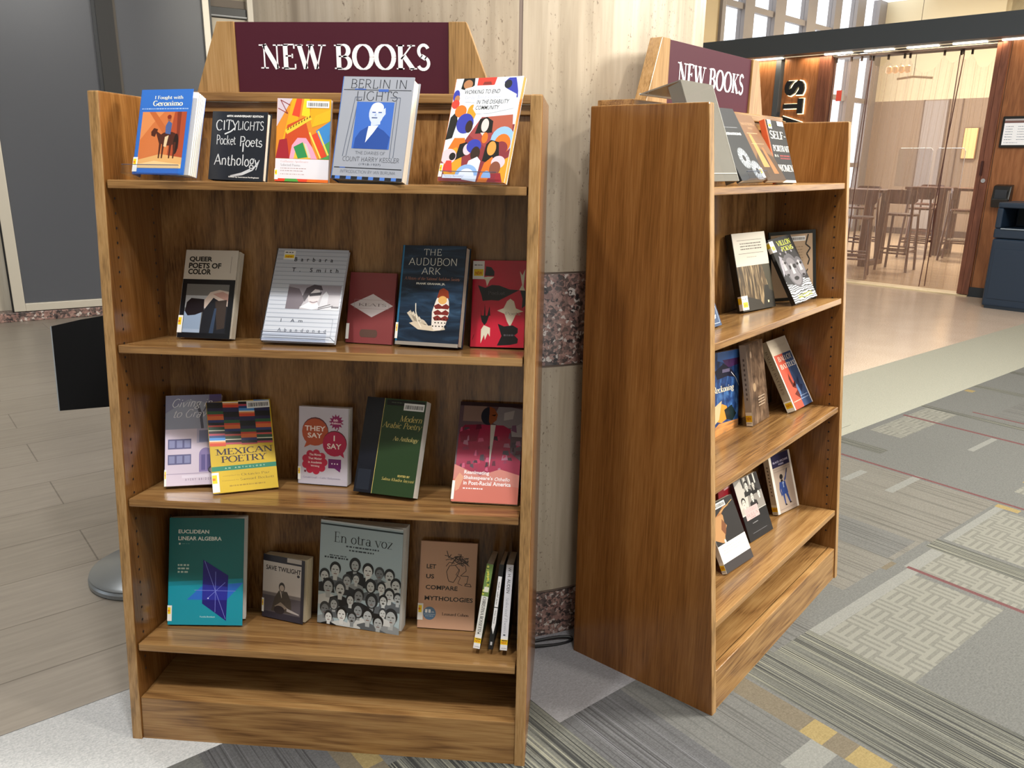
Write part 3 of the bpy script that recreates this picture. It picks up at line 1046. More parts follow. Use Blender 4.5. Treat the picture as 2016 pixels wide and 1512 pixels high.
def bookcase(case, label, gy, rear):
    t = thing('bookcase', label, 'bookcase', matrix=CASE[case], group='oak display bookcases')
    hw = WI / 2
    for s in (-1, 1):
        mb = MB()
        x = -hw - TP if s < 0 else hw
        y0, y1 = rear
        mb.prism([(x, front_y(0), 0), (x, front_y(HC), HC), (x, y1, HC), (x, y0, 0)], (TP, 0, 0), OAK_FACE)
        o = mb.build('side_panel', t, bevel=.0035)
        # shelf-pin holes drilled in the inner face
        hb = MB()
        xi = -s * -1 * hw
        xi = s * (hw - .0004)
        for dcol in (.035, .195):
            for k in range(36):
                z = .17 + .032 * k
                y = front_y(z) + dcol
                hb.face([(xi, y + .0032 * math.cos(R(a)), z + .0032 * math.sin(R(a))) for a in (range(0, 360, 45) if s < 0 else range(360, 0, -45))], HOLE)
        me = o.data
        bm = bmesh.new()
        bm.from_mesh(me)
        me.materials.append(HOLE)
        for f, _ in zip(hb.f, hb.mi):
            nf = bm.faces.new([bm.verts.new(hb.v[i]) for i in f])
            nf.material_index = 1
        # lighter solid edge banding on the front
        me.materials.append(OAK_EDGE)
        bm.normal_update()
        for f in bm.faces:
            if f.normal.y < -.8 or f.normal.z > .9:
                f.material_index = 2
        bm.to_mesh(me)
        bm.free()
    mb = MB()
    fy = lambda z: front_y(z) + .232
    mb.prism([(-hw, fy(.10), .10), (-hw, fy(1.486), 1.486), (-hw, fy(1.486) + .012, 1.486), (-hw, fy(.10) + .012, .10)], (WI, 0, 0), OAK_BACK)
    mb.build('back_panel', t)
    for row in range(4):
        o, dv, nv = shelf_frame(row)
        mb = MB()
        w2 = hw - .003
        d = .224
        f = Vector((0, .094, 1)).normalized()
        a = Vector((-w2, o.y, o.z))
        p = [a, a + dv * d, a + dv * d - nv * .0182, a - f * .0182]
        mb.prism(p, (2 * w2, 0, 0), OAK['x'])
        mb.build('shelf', t, bevel=.0022)
    mb = MB()
    a = Vector((-hw, front_y(.112) + .0046, .112))
    b = Vector((-hw, front_y(0) + .0046, .0))
    mb.prism([a, b, b + Vector((0, .02, 0)), a + Vector((0, .02, 0))], (WI, 0, 0), OAK['x'])
    mb.build('kick_board', t, bevel=.002)
    mb = MB()
    mb.box(-hw, front_y(.11) + .028, .092, hw, fy(.1) - .001, .110, OAK['x'])
    mb.build('base_shelf', t, bevel=.002)
    mb = MB()
    mb.box(-hw, .034, 1.507, hw, .136, 1.528, OAK['x'])
    mb.build('top_board', t, bevel=.0025)
    mb = MB()
    mb.box(-hw, .044, 1.484, hw, .058, 1.506, OAK['x'])
    mb.build('top_rail', t, bevel=.0015)
    # header sign: two wooden wings and the lettered maroon board between them
    z0, z1 = 1.528, 1.6852
    for s in (-1, 1):
        mb = MB()
        mb.prism([(s * .2522, gy - .006, z0), (s * .3543, gy - .006, z0), (s * .2927, gy - .006, z1), (s * .2522, gy - .006, z1)], (0, .036, 0), OAK_EDGE)
        mb.build('sign_bracket', t, bevel=.0015)
    mb = MB()
    mb.box(-.2518, gy, z0, .2518, gy + .024, z1 - .0005, MAROON)
    o = mb.build('sign_board', t, bevel=.0006)
    o['label'] = 'maroon board with raised white serif lettering NEW BOOKS'
    mb = MB()
    W_, H_ = .5036, z1 - z0
    pol = pen_polys('NEW BOOKS', .185, .06, .06, spacing=.05, sh=.055)
    xs = [p[0] for q in pol for p in q]
    ax, bx = min(xs), max(xs)
    for q in pol:
        pts = [(-.2518 + W_ * (.108 + .806 * (a - ax) / (bx - ax)), z0 + H_ * (.352 + .335 * b)) for a, b in q]
        mb.face([(a, gy - .0008, b) for a, b in pts], LETTER)
    mb.build('lettering', o)
    return t


bookcase(0, 'oak bookcase facing the camera, holding the three white spines on its lowest shelf', .0715, (.145, .150))
bookcase(1, 'oak bookcase on the right, turned with its broad side panel to the camera', .066, (.1253, .138))

# ------------------------------------------------------------------ books of the left bookcase
G1, G2, G3, G4 = ['books on the %s shelf of the left bookcase' % q for q in ('top', 'second', 'third', 'lowest')]


def a_geronimo(a):
    a.T('I Fought with', .27, .875, .83, .925, '#eef0dc', 'serif')
    a.T('Geronimo', .25, .805, .83, .868, '#f6f3d8', 'slab')
    a.dashes(.05, .765, .95, .012, '#a9c6ee')
    a.R(.07, .075, .93, .735, '#c8723f')
    a.P([(.62, .075), (.93, .075), (.93, .735), (.70, .735), (.66, .5)], '#a8492a')
    a.P([(.07, .4), (.3, .6), (.5, .735), (.07, .735)], '#d68a54')
    a.P([(.2, .735), (.55, .45), (.6, .52), (.32, .735)], '#bb6434')
    a.P([(.75, .735), (.8, .3), (.84, .3), (.83, .735)], '#7d3220')
    a.P([(.07, .075), (.93, .075), (.93, .2), (.5, .24), (.07, .17)], '#d9a86a')
    a.P([(.07, .075), (.93, .075), (.93, .12), (.4, .16), (.07, .12)], '#e6c48d')
    br = '#4a2115'
    a.E(.63, .42, .19, .115, br)
    a.E(.78, .36, .05, .17, '#24120d')
    a.P([(.36, .52), (.5, .46), (.56, .38), (.46, .36)], br)
    a.P([(.28, .50), (.33, .545), (.41, .53), (.36, .44), (.29, .455)], br)
    for lx in (.46, .52, .66, .74):
        a.P([(lx, .38), (lx + .045, .38), (lx + .03, .19), (lx + .005, .19)], br)
    a.P([(.56, .44), (.63, .46), (.60, .32), (.55, .33)], '#d8c09a')
    a.P([(.56, .48), (.66, .47), (.67, .6), (.6, .63), (.55, .57)], '#4a5f94')
    a.E(.61, .655, .035, .045, '#9a5a3d')
    a.E(.605, .675, .04, .035, '#7c2c1c')


def a_city(a):
    a.T('60TH ANNIVERSARY EDITION', .26, .92, .93, .95, '#eeeeee', 'black')
    a.T('CITY', .07, .72, .48, .88, '#cfd2d6', 'hand')
    a.T('LIGHTS', .48, .73, .95, .87, '#cfd2d6', 'hand')
    a.L([(.42, .76), (.35, .71), (.24, .67)], .022, '#cfd2d6')
    a.T('Pocket', .1, .51, .46, .66, '#cfd2d6', 'hand')
    a.T('Poets', .54, .49, .95, .65, '#cfd2d6', 'hand')
    a.L([(.6, .55), (.6, .42)], .022, '#cfd2d6')
    a.T('Anthology', .08, .16, .92, .38, '#cfd2d6', 'hand')
    a.L([(.9, .28), (.8, .16), (.62, .09), (.4, .06), (.6, .105), (.76, .17)], .024, '#c3c6cc')
    a.T('Edited by Lawrence Ferlinghetti', .37, .035, .93, .06, '#e8e8e8', 'bold')


def a_apol(a):
    c = ('#e8a61c', '#d9452a', '#e58fb0', '#3d86c8', '#d86a20', '#f0cf2a', '#4e9b56', '#b8b4b8')
    a.P([(0, .28), (0, .66), (.28, 1), (0, 1)], '#c9bcc8')
    a.P([(.05, .28), (.28, 1), (.45, 1), (.3, .28)], c[0])
    a.P([(.1, .28), (.2, .68), (.52, .78), (.75, .28)], '#c44a22')
    a.P([(.28, .8), (.36, 1), (.46, 1), (.42, .78)], c[1])
    a.P([(.46, .8), (.5, 1), (.6, 1), (.62, .78)], c[5])
    a.P([(.62, .78), (.64, 1), (1, 1), (1, .88), (.66, .66)], c[0])
    a.P([(.66, .66), (1, .74), (1, .88), (.72, .8)], '#d8b020')
    a.P([(.74, .62), (1, .74), (1, .5), (.86, .44)], c[3])
    a.P([(.88, .44), (1, .5), (1, .28), (.8, .28)], c[6])
    a.P([(.16, .62), (.6, .8), (.66, .76), (.2, .57)], '#f0c53c')
    for k in range(9):
        a.P([(.2 + .05 * k, .615 + .0195 * k), (.23 + .05 * k, .625 + .0195 * k), (.222 + .05 * k, .655 + .0195 * k)], '#4a1d12')
    a.P([(0, .28), (.06, .5), (.2, .52), (.26, .28)], '#9c2430')
    a.P([(.26, .28), (.3, .44), (.4, .53), (.56, .53), (.68, .42), (.78, .28)], '#eda0bd')
    a.P([(.34, .28), (.38, .42), (.5, .48), (.62, .38), (.66, .28)], '#e2b93a')
    a.P([(.33, .42), (.5, .48), (.6, .3), (.42, .28)], '#2f8a4e')
    a.P([(.52, .47), (.57, .46), (.66, .3), (.62, .29)], '#c9c9c0')
    a.P([(.64, .56), (.76, .6), (.96, .32), (.82, .28)], '#d8482b')
    a.L([(.62, .6), (.84, .29)], .03, '#f2d45a')
    a.L([(.78, .62), (.98, .33)], .03, '#f2d45a')
    a.L([(.02, .88), (.2, .82), (.06, .98), (.24, .92)], .014, '#8c2e2e')
    a.R(0, 0, 1, .045, '#d8452c')
    a.P([(.18, 0), (.45, 0), (.4, .045), (.2, .045)], '#4e9b46')
    a.P([(.6, 0), (1, 0), (1, .045), (.62, .045)], '#e2722c')
    a.R(0, .035, 1, .275, '#dcdce6')
    a.T('Guillaume Apollinaire', .1, .225, .62, .255, '#c98d90', 'light')
    a.T('Selected Poems', .1, .185, .47, .215, '#5a5560', 'light')
    a.dashes(.1, .155, .58, .009, '#a78f95')
    a.dashes(.1, .125, .52, .009, '#a78f95')
    a.dashes(.1, .085, .56, .009, '#b7a0a5')


def a_berlin(a):
    k, bl = '#2d3038', '#3f63b4'
    a.R(.0, .0, 1, .03, '#20242c')
    for q in range(6):
        a.R(.05 + .16 * q, .0, .12 + .16 * q, .03, '#4a75c4')
    a.T('BERLIN IN', .12, .885, .9, .975, k, 'deco')
    a.R(.02, .868, .98, .874, k)
    a.T('LIGHTS', .22, .765, .8, .86, k, 'deco')
    a.R(.18, .872, .34, .882, bl)
    a.R(.52, .855, .66, .88, bl)
    for off in (0, .05):
        a.L([(.12 + off, .22), (.2 + off, .80), (.3, .80)], .008, '#5a6274')
        a.L([(.84 - off, .22), (.84 - off, .80), (.7, .80)], .008, '#5a6274')
    a.R(.235, .30, .765, .755, '#3d68bd')
    pale, dk = '#c4cfe6', '#2a4c98'
    a.P([(.26, .3), (.74, .3), (.76, .42), (.66, .48), (.55, .52), (.44, .52), (.33, .47), (.27, .4)], dk)
    a.P([(.44, .52), (.58, .53), (.52, .46), (.46, .40), (.42, .36), (.43, .45)], '#dfe6f2')
    a.P([(.47, .52), (.6, .54), (.6, .58), (.47, .56)], pale)
    a.E(.53, .645, .105, .145, pale)
    a.E(.535, .70, .09, .07, '#d5ddee')
    a.P([(.62, .6), (.66, .64), (.65, .7), (.61, .68)], pale)
    for sx in (.47, .555):
        a.R(sx, .65, sx + .05, .66, dk)
    a.R(.47, .597, .55, .607, '#3a4a78')
    a.P([(.5, .625), (.53, .65), (.53, .615)], '#9fb0d6')
    a.T('THE DIARIES OF', .3, .245, .72, .275, k, 'deco')
    a.T('COUNT HARRY KESSLER', .13, .175, .93, .22, k, 'deco')
    a.T('(1918-1937)', .37, .135, .68, .16, '#5a606c')
    a.R(.02, .108, .98, .116, k)
    a.R(.1, .108, .18, .116, bl)
    a.T('INTRODUCTION BY IAN BURUMA', .12, .06, .9, .09, '#464c58', 'deco')


def a_working(a):
    P, E = a.P, a.E
    red, blu, org, yel, dk, mar, pnk, sky, skn, wht = '#d8483c', '#3c45b0', '#ea7a2c', '#e0a030', '#20201e', '#8c3a40', '#f0cdd8', '#9cc4ec', '#b5805a', '#eaf0fa'
    P([(0, .26), (.15, .2), (.35, .45), (.6, .5), (1, .55), (1, 0), (0, 0)], mar)
    P([(.35, .45), (.5, .62), (.8, .62), (.95, .45), (.7, .3)], '#a2484a')
    P([(.55, .62), (.95, .64), (1, .4), (.8, .38)], '#b5614e')
    P([(.1, .9), (.12, 1), (.29, 1), (.3, .93), (.2, .88)], dk)
    E(.2, .94, .07, .06, skn)
    P([(.34, 1), (.62, 1), (.6, .93), (.48, .9), (.34, .92)], red)
    P([(.42, .93), (.56, .93), (.54, .96), (.44, .96)], '#8a3a34')
    P([(.74, .95), (.8, .99), (.9, .99), (.93, .93), (.96, .86), (.97, .8), (.78, .8), (.8, .88)], blu)
    E(.8, .93, .055, .055, '#2a2d38')
    E(.05, .83, .05, .08, blu)
    E(.07, .8, .04, .05, skn)
    E(.06, .75, .06, .06, red)
    P([(0, .4), (.02, .62), (.1, .68), (.14, .58), (.1, .42)], dk)
    E(.16, .68, .09, .08, org)
    E(.33, .66, .07, .11, yel)
    P([(.06, .3), (.14, .42), (.3, .42), (.36, .28), (.2, .2)], org)
    E(.26, .56, .13, .13, blu)
    E(.33, .53, .055, .08, '#3a2a22')
    P([(.44, .46), (.48, .6), (.58, .62), (.68, .58), (.69, .47)], dk)
    E(.57, .54, .055, .085, '#f3d7d4')
    P([(.52, .47), (.57, .43), (.62, .47)], '#f3d7d4')
    E(.86, .40, .17, .17, sky)
    E(.87, .36, .12, .13, org)
    E(.86, .32, .1, .09, mar)
    E(.6, .42, .045, .07, org)
    P([(.02, .14), (.1, .3), (.2, .33), (.3, .26), (.34, .06), (.1, .04)], yel)
    P([(.2, .2), (.24, .36), (.34, .38), (.42, .32), (.38, .26)], dk)
    E(.37, .31, .065, .075, pnk)
    E(.46, .34, .11, .09, blu)
    E(.5, .27, .07, .09, '#3a2a22')
    P([(.36, .02), (.42, .2), (.54, .24), (.6, .2), (.58, 0)], '#dfe8f5')
    P([(.62, .2), (.64, .36), (.7, .4), (.82, .38), (.86, .24), (.8, .17)], dk)
    E(.73, .32, .065, .09, '#e8a250')
    P([(.6, .0), (.66, .18), (.76, .24), (.84, .18), (.9, 0)], org)
    P([(.86, .0), (.9, .2), (1, .24), (1, 0)], yel)
    E(.1, .24, .12, .10, pnk)
    P([(.03, .1), (.08, .2), (.16, .2), (.2, .08)], red)
    E(.16, .24, .05, .05, dk)
    E(.86, .19, .1, .08, pnk)
    E(.83, .13, .08, .09, '#8a5340')
    P([(.74, 0), (.78, .08), (.92, .09), (.97, 0)], '#9a3038')
    E(.42, .06, .17, .14, '#8fb4e6', a0=0, a1=180)
    E(.42, .05, .12, .1, wht, a0=0, a1=180)
    E(.72, .04, .07, .09, '#8fb4e6', a0=0, a1=180)
    a.P([(.13, .83), (.17, .9), (.34, .925), (.6, .925), (.78, .89), (.95, .83), (.95, .7), (.6, .655), (.4, .65), (.34, .7), (.35, .76), (.2, .77)], wht)
    a.T('WORKING TO END', .17, .845, .7, .885, dk, 'bolditalic')
    a.T('Gender Based Violence', .19, .795, .72, .83, '#b3b8cc')
    a.T('IN THE DISABILITY', .38, .745, .86, .785, dk, 'bolditalic')
    a.T('COMMUNITY', .38, .69, .73, .73, dk, 'bolditalic')
    a.R(.06, .03, .4, .065, '#dbe4f4')
    a.T('Tammy Bernasky', .08, .036, .38, .06, '#8f97ad')


def a_queer(a):
    a.R(0, .0, 1, .665, '#0b1018')
    a.T('QUEER', .08, .86, .52, .925, '#0c0c0c', 'black')
    a.T('POETS OF', .08, .79, .7, .853, '#0c0c0c', 'black')
    a.T('COLOR', .08, .72, .52, .783, '#0c0c0c', 'black')
    a.L([(.885, .93), (.885, .74)], .006, '#6a655e')
    a.R(.09, .06, .90, .61, '#6f7070')
    a.R(.09, .34, .90, .48, '#a8adb4')
    a.P([(.09, .06), (.42, .06), (.42, .34), (.09, .30)], '#8ea3c0')
    a.P([(.42, .40), (.55, .52), (.72, .55), (.9, .53), (.9, .2), (.6, .2)], '#c9b9b0')
    a.P([(.6, .5), (.78, .53), (.9, .5), (.9, .42), (.74, .46)], '#b58f86')
    a.P([(.42, .06), (.44, .3), (.55, .4), (.62, .46), (.8, .4), (.9, .36), (.9, .06)], '#1b1f28')
    a.P([(.66, .42), (.88, .44), (.88, .12), (.74, .1)], '#3c3330')
    a.P([(.6, .06), (.66, .34), (.7, .34), (.68, .06)], '#33445e')
    a.P([(.1, .3), (.12, .4), (.2, .45), (.45, .44), (.46, .3), (.3, .26), (.16, .25)], '#17121a')
    a.R(.09, .06, .42, .10, '#9fb2cc')


def a_smith(a):
    for k in range(22):
        a.R(0, .02 + k * .045, 1, .028 + k * .045, '#a6aebe')
    a.T('Barbara', .26, .86, .8, .905, '#1d1f26', 'wide')
    a.T('T. Smith', .25, .745, .9, .79, '#1d1f26', 'wide')
    a.R(.25, .34, .98, .605, '#b9b5bd')
    a.R(.25, .5, .98, .605, '#9a95a0')
    a.P([(.25, .34), (.25, .58), (.4, .56), (.5, .44), (.44, .34)], '#6f6670')
    a.P([(.44, .36), (.62, .34), (.72, .36), (.66, .44), (.56, .42)], '#dfe3ec')
    a.E(.62, .49, .085, .13, '#d8d2d6')
    a.P([(.46, .48), (.5, .57), (.6, .61), (.7, .6), (.73, .55), (.62, .56), (.55, .50), (.5, .42)], '#4e4850')
    a.P([(.54, .51), (.72, .53), (.71, .495), (.56, .48)], '#3b363e')
    a.L([(.57, .425), (.62, .415), (.68, .43)], .012, '#7a5f66')
    a.P([(.7, .34), (.74, .5), (.78, .54), (.82, .5), (.82, .4), (.98, .36), (.98, .34)], '#cfd0d8')
    a.L([(.7, .36), (.86, .4)], .014, '#4e4850')
    a.L([(.7, .345), (.9, .385)], .012, '#4e4850')
    a.R(.88, .36, .98, .38, '#55505a')
    a.L([(.03, .245), (.93, .245), (.93, .045)], .006, '#8f97a6')
    a.T('I Am', .22, .2, .52, .235, '#4b5262', 'wide')
    a.T('Abandoned', .2, .10, .86, .135, '#596070', 'wide')
    a.L([(.0, .055), (.93, .055), (1, .01)], .008, '#59606e')


def a_keats(a):
    a.P([(.03, .54), (.52, .70), (.97, .54), (.52, .37)], '#d6cfd4')
    a.L([(.12, .49), (.12, .615), (.88, .615), (.88, .49), (.12, .49)], .005, '#a98d94')
    a.T('KEATS', .22, .525, .82, .565, '#3c2f36', 'light')
    a.E(.34, .14, .055, .08, '#5f4740')
    a.E(.62, .14, .055, .08, '#5f4740')
    a.R(.34, .085, .62, .195, '#5f4740')


def wave_mat():
    g = NT('water_print')
    v = g.coords((6, 1, 34))
    n = g.noise(v, 1.0, 4, .55, 1.2)
    g.color(g.ramp(n, [(.3, '#0d1a2a'), (.5, '#1a2c40'), (.62, '#2b4560'), (.75, '#50708a')]))
    g.b.inputs['Roughness'].default_value = .3
    return g.m


def a_audubon(a):
    a.R(0, 0, 1, 1, wave_mat())
    a.R(0, 0, .025, 1, '#2c6f98')
    w = '#e6e6dc'
    a.T('THE', .34, .90, .62, .965, w, 'deco')
    a.T('AUDUBON', .11, .80, .87, .875, w, 'deco')
    a.T('ARK', .33, .71, .63, .78, w, 'deco')
    a.T('A History of the National Audubon Society', .06, .645, .95, .685, '#b07a62', 'italic')
    a.T('FRANK GRAHAM, JR.', .26, .602, .72, .628, w, 'black')
    # curled white feather and the upright barred one
    ft = '#d9cfbe'
    for k in range(16):
        q = k / 15
        a.P([(.3 + .2 * q, .2 + .06 * math.sin(q * 3)), (.34 + .2 * q, .18), (.17 + .25 * q, .33 - .12 * q * q + .012 * (k % 3)), (.15 + .24 * q, .32 - .12 * q * q)], ft if k % 2 else '#c4b7a2')
    a.P([(.2, .22), (.35, .16), (.6, .15), (.78, .17), (.74, .22), (.5, .20), (.3, .24)], '#d8cab4')
    a.L([(.28, .42), (.29, .34), (.33, .25), (.4, .18)], .014, '#efe6d4')
    a.P([(.56, .2), (.55, .34), (.6, .46), (.66, .55), (.74, .55), (.8, .45), (.82, .34), (.78, .22), (.7, .16), (.6, .16)], '#ece3da')
    a.P([(.61, .48), (.64, .56), (.7, .58), (.78, .55), (.8, .48)], '#8a3a22')
    a.E(.7, .46, .07, .06, '#e3b067')
    for vz in (.40, .34, .285):
        a.P([(.57, vz), (.64, vz + .025), (.7, vz), (.76, vz + .025), (.82, vz), (.8, vz - .03), (.7, vz - .025), (.6, vz - .03)], '#7c2f2c')
    for k in range(14):
        a.E(.58 + .017 * k, .2 + .035 * ((k * 5) % 3), .012, .01, '#2b221f', 8)
    a.R(0, 0, 1, .035, '#9a948c')


def a_redbook(a):
    b, c = '#17161a', '#e3dcc8'
    def leaf(pts, col):
        a.P(pts, col)
    leaf([(.22, .82), (.24, .93), (.34, .92), (.40, .87), (.40, .82)], b)
    leaf([(.16, .80), (.28, .81), (.40, .81), (.32, .77), (.27, .70), (.24, .77)], c)
    leaf([(.1, .71), (.24, .68), (.36, .715), (.5, .71), (.7, .665), (.88, .66), (.7, .60), (.5, .535), (.36, .54), (.2, .53), (.17, .6)], b)
    leaf([(.88, .88), (.93, .83), (.98, .9), (.96, .7), (.99, .655), (.88, .66), (.93, .72)], c)
    leaf([(.9, .655), (1, .655), (1, .48), (.94, .45), (.95, .56)], b)
    leaf([(.48, .42), (.6, .45), (.66, .53), (.72, .56), (.79, .53), (.83, .45), (.97, .415), (.84, .39), (.78, .3), (.73, .235), (.67, .3), (.62, .385)], c)
    for q in ((.17, .44), (.245, .5), (.335, .47)):
        leaf([(q[0], q[1]), (q[0] + .02, .36), (q[0] - .02 + (.27 - q[0]) * .3, .36)], b)
    leaf([(.17, .36), (.33, .36), (.29, .28), (.25, .25), (.2, .29)], b)
    leaf([(.24, .25), (.36, .22), (.36, .12), (.32, .16), (.27, .08), (.25, .14), (.19, .04), (.19, .2)], c)
    leaf([(.5, .27), (.62, .24), (.78, .255), (.88, .22), (.88, .17), (.82, .14), (.89, .10), (.88, .05), (.74, .03), (.5, .02), (.58, .13)], b)
    a.T('Pocket', .3, .6, .62, .645, '#4d4a4c', 'hand')
    a.T('Poets', .64, .37, .92, .41, '#a8a294', 'hand')
    a.dashes(.62, .13, .82, .02, '#55535a')
    a.L([(.03, .08), (.06, .14)], .01, '#6a1018')
    a.R(0, 0, 1, .008, '#c22338')


book('geronimo', 'blue paperback with a horse and rider on its cover', 0, 0, (-.4065, .024, -.2239, .2982, 0, .1331, .1863), .024, '#2f6cc4', art=a_geronimo, open_deg=12, sticker=('y', 0, .03, .085, .2), group=G1, lift=.0045, pages=PAGES_WHITE)
book('citylights', 'small black hardcover with chalk-like handwriting, on the top shelf', 0, 0, (-.2519, .0595, -.2113, .2029, -.0252, .1361, .1474), .018, '#1b2029', art=a_city, hard=True, group=G1)
book('apollinaire', 'paperback with a multicoloured geometric tower above a white title band', 0, 0, (-.1011, .0552, -.0413, .1826, -.0207, .1204, .1769), .012, '#d98a2a', art=a_apol, barcode=(.55, .895, .97, .975), sticker=('y', 0, .02, .06, .15), group=G1)
book('berlin', 'thick grey and blue book with a portrait of a moustached man', 0, 0, (.0334, .0283, -.1889, .2919, -.032, .1623, .2211), .035, '#989da9', spine='#3f6bb5', art=a_berlin, hard=True, group=G1, rough=.25)
book('working', 'paperback covered in flat coloured drawings of many people, on the top shelf', 0, 0, (.2614, .0376, -.4615, .3155, -.0085, .1661, .2215), .012, '#eaf0fa', spine='#e07a28', art=a_working, sticker=('y', 0, .04, .05, .17), group=G1, pages=mat('#d9863a', .6), lift=.0045)

book('queer', 'white and black paperback with a bent-over figure in its photograph', 0, 1, (-.394, .1559, -.1296, .2657, .0058, .14, .2164), .02, '#cfc8bd', art=a_queer, open_deg=6, sticker=('y', 0, .055, .085, .25), group=G2)
book('smith', 'pale lined hardcover with a small photo of a person in sunglasses', 0, 1, (-.1615, .0957, -.0144, .4999, -.0074, .1751, .2408), .012, '#c3c9d5', spine='#2c3038', art=a_smith, hard=True, sticker=('n', .1, .875, .26, .975), group=G2, lift=.0045, rough=.22)
book('keats', 'small plain dusty-red book with a white diamond on its cover', 0, 1, (.0138, .1893, -.1931, .1854, -.0034, .1192, .1704), .012, '#863f42', art=a_keats, hard=True, sticker=('w', 0, .05, .05, .27), group=G2)
book('audubon', 'dark blue hardcover with two feathers floating on water', 0, 1, (.1436, .1419, -.2653, .1973, .0033, .1608, .2346), .03, '#1b2c40', art=a_audubon, hard=True, sticker=('y', 0, .06, .03, .22), group=G2, rough=.2)
book('redcut', 'bright red book with black and cream cut-out leaf shapes', 0, 1, (.3188, .1687, -.0519, .2219, .0142, .1269, .2073), .012, '#c41f3a', art=a_redbook, sticker=('n', .0, .78, .21, .99), group=G2, rough=.22)


def a_gravity(a):
    a.R(0, .62, 1, 1, '#8f92b4')
    a.R(.78, 0, 1, 1, '#5a4a8c')
    a.R(0, .0, .86, .63, '#d9cde0')
    a.P([(0, .8), (.4, .95), (.8, .9), (.8, .62), (0, .62)], '#a5abc4')
    a.L([(.66, .62), (.63, .78), (.56, .9)], .05, '#55566c')
    a.L([(.63, .76), (.78, .92)], .02, '#55566c')
    a.L([(.62, .7), (.7, .84)], .015, '#55566c')
    for v in (.4, .23):
        a.R(.05, v, .46, v + .11, '#6a6a92')
        for k in range(3):
            a.R(.07 + .135 * k, v + .015, .17 + .135 * k, v + .095, '#8f93bb')
    a.R(.56, .46, .8, .62, '#b9b4d2')
    a.R(.6, .47, .78, .6, '#8286ac')
    a.R(.6, .14, .84, .33, '#8f82b4')
    a.E(.72, .33, .12, .13, '#8f82b4')
    a.R(.64, .16, .71, .33, '#6a6298')
    a.R(.74, .16, .81, .33, '#6a6298')
    a.E(.83, .16, .07, .07, '#4b4a58')
    a.E(.83, .16, .045, .045, '#9b9aac')
    a.R(.02, .125, .86, .132, '#a79bb8')
    a.R(.3, .08, .86, .11, '#e4dcee')
    a.T('Giving in', .12, .84, .84, .96, '#f4f6ff', 'script')
    a.T('to Gravity', .14, .72, .96, .84, '#f4f6ff', 'script')
    a.T('AVERY BRIDGE', .36, .05, .82, .075, '#7b7090', 'wide')


def a_mexican(a):
    cols = ['#22203a', '#1a1a20', '#1f3a34', '#0f0f14', '#2a3c78', '#b5552a', '#c43b2a', '#e2e0e8', '#3f78c8', '#1c4a34', '#d85a44', '#101016', '#c04a58', '#d8d2c2', '#2f5f3a', '#7aa8e0', '#d66a2a']
    rg = random.Random(11)
    for cx in range(4):
        v = .51 + (.012 if cx % 2 else 0)
        u0, u1 = cx * .245, min(1, cx * .245 + .246)
        v += -.004 * cx
        seq = [('#d8482c', .035), ('#e58a50', .018), ('#f0ead8', .012), ('#4f92d8', .03), ('#1d3f78', .025), ('#b84458', .022), ('#101016', .03), ('#e6e0cc', .01), ('#274a34', .035), ('#c04a44', .02), ('#15151c', .03), ('#24306a', .03), ('#d86a30', .045), ('#c43b2a', .02), ('#2c5a38', .035), ('#262244', .035), ('#141318', .06), ('#2a2850', .05)]
        if cx % 2:
            seq = seq[5:] + seq[:5]
        if cx == 2:
            seq = seq[9:] + seq[:9]
        for c, hh in seq:
            v1 = min(1, v + hh * .98)
            a.P([(u0, v), (u1, v - .008), (u1, v1 - .008), (u0, v1)], c)
            v = v1
            if v >= .995:
                break
    a.R(0, 0, 1, .50, '#cfae1c')
    a.T('MEXICAN', .07, .405, .97, .475, '#33202c', 'slab')
    a.T('POETRY', .15, .32, .87, .392, '#33202c', 'slab')
    a.R(0, .235, 1, .285, '#1f7f63')
    a.T('AN ANTHOLOGY', .2, .252, .82, .268, '#bfe0cf', 'wide')
    a.T('compiled by', .16, .168, .42, .186, '#a5861a')
    a.T('Octavio Paz', .44, .166, .88, .192, '#5b4a14', 'light')
    a.T('translated by', .14, .118, .4, .135, '#a5861a')
    a.T('Samuel Beckett', .42, .115, .95, .142, '#5b4a14', 'light')
    a.dashes(.25, .06, .8, .014, '#a5861a')


def burst(n, r0, r1, cu, cv, k):
    return [(cu + (r1 if q % 2 else r0) * math.cos(R(180 * q / n)), cv + k * (r1 if q % 2 else r0) * math.sin(R(180 * q / n))) for q in range(2 * n)]


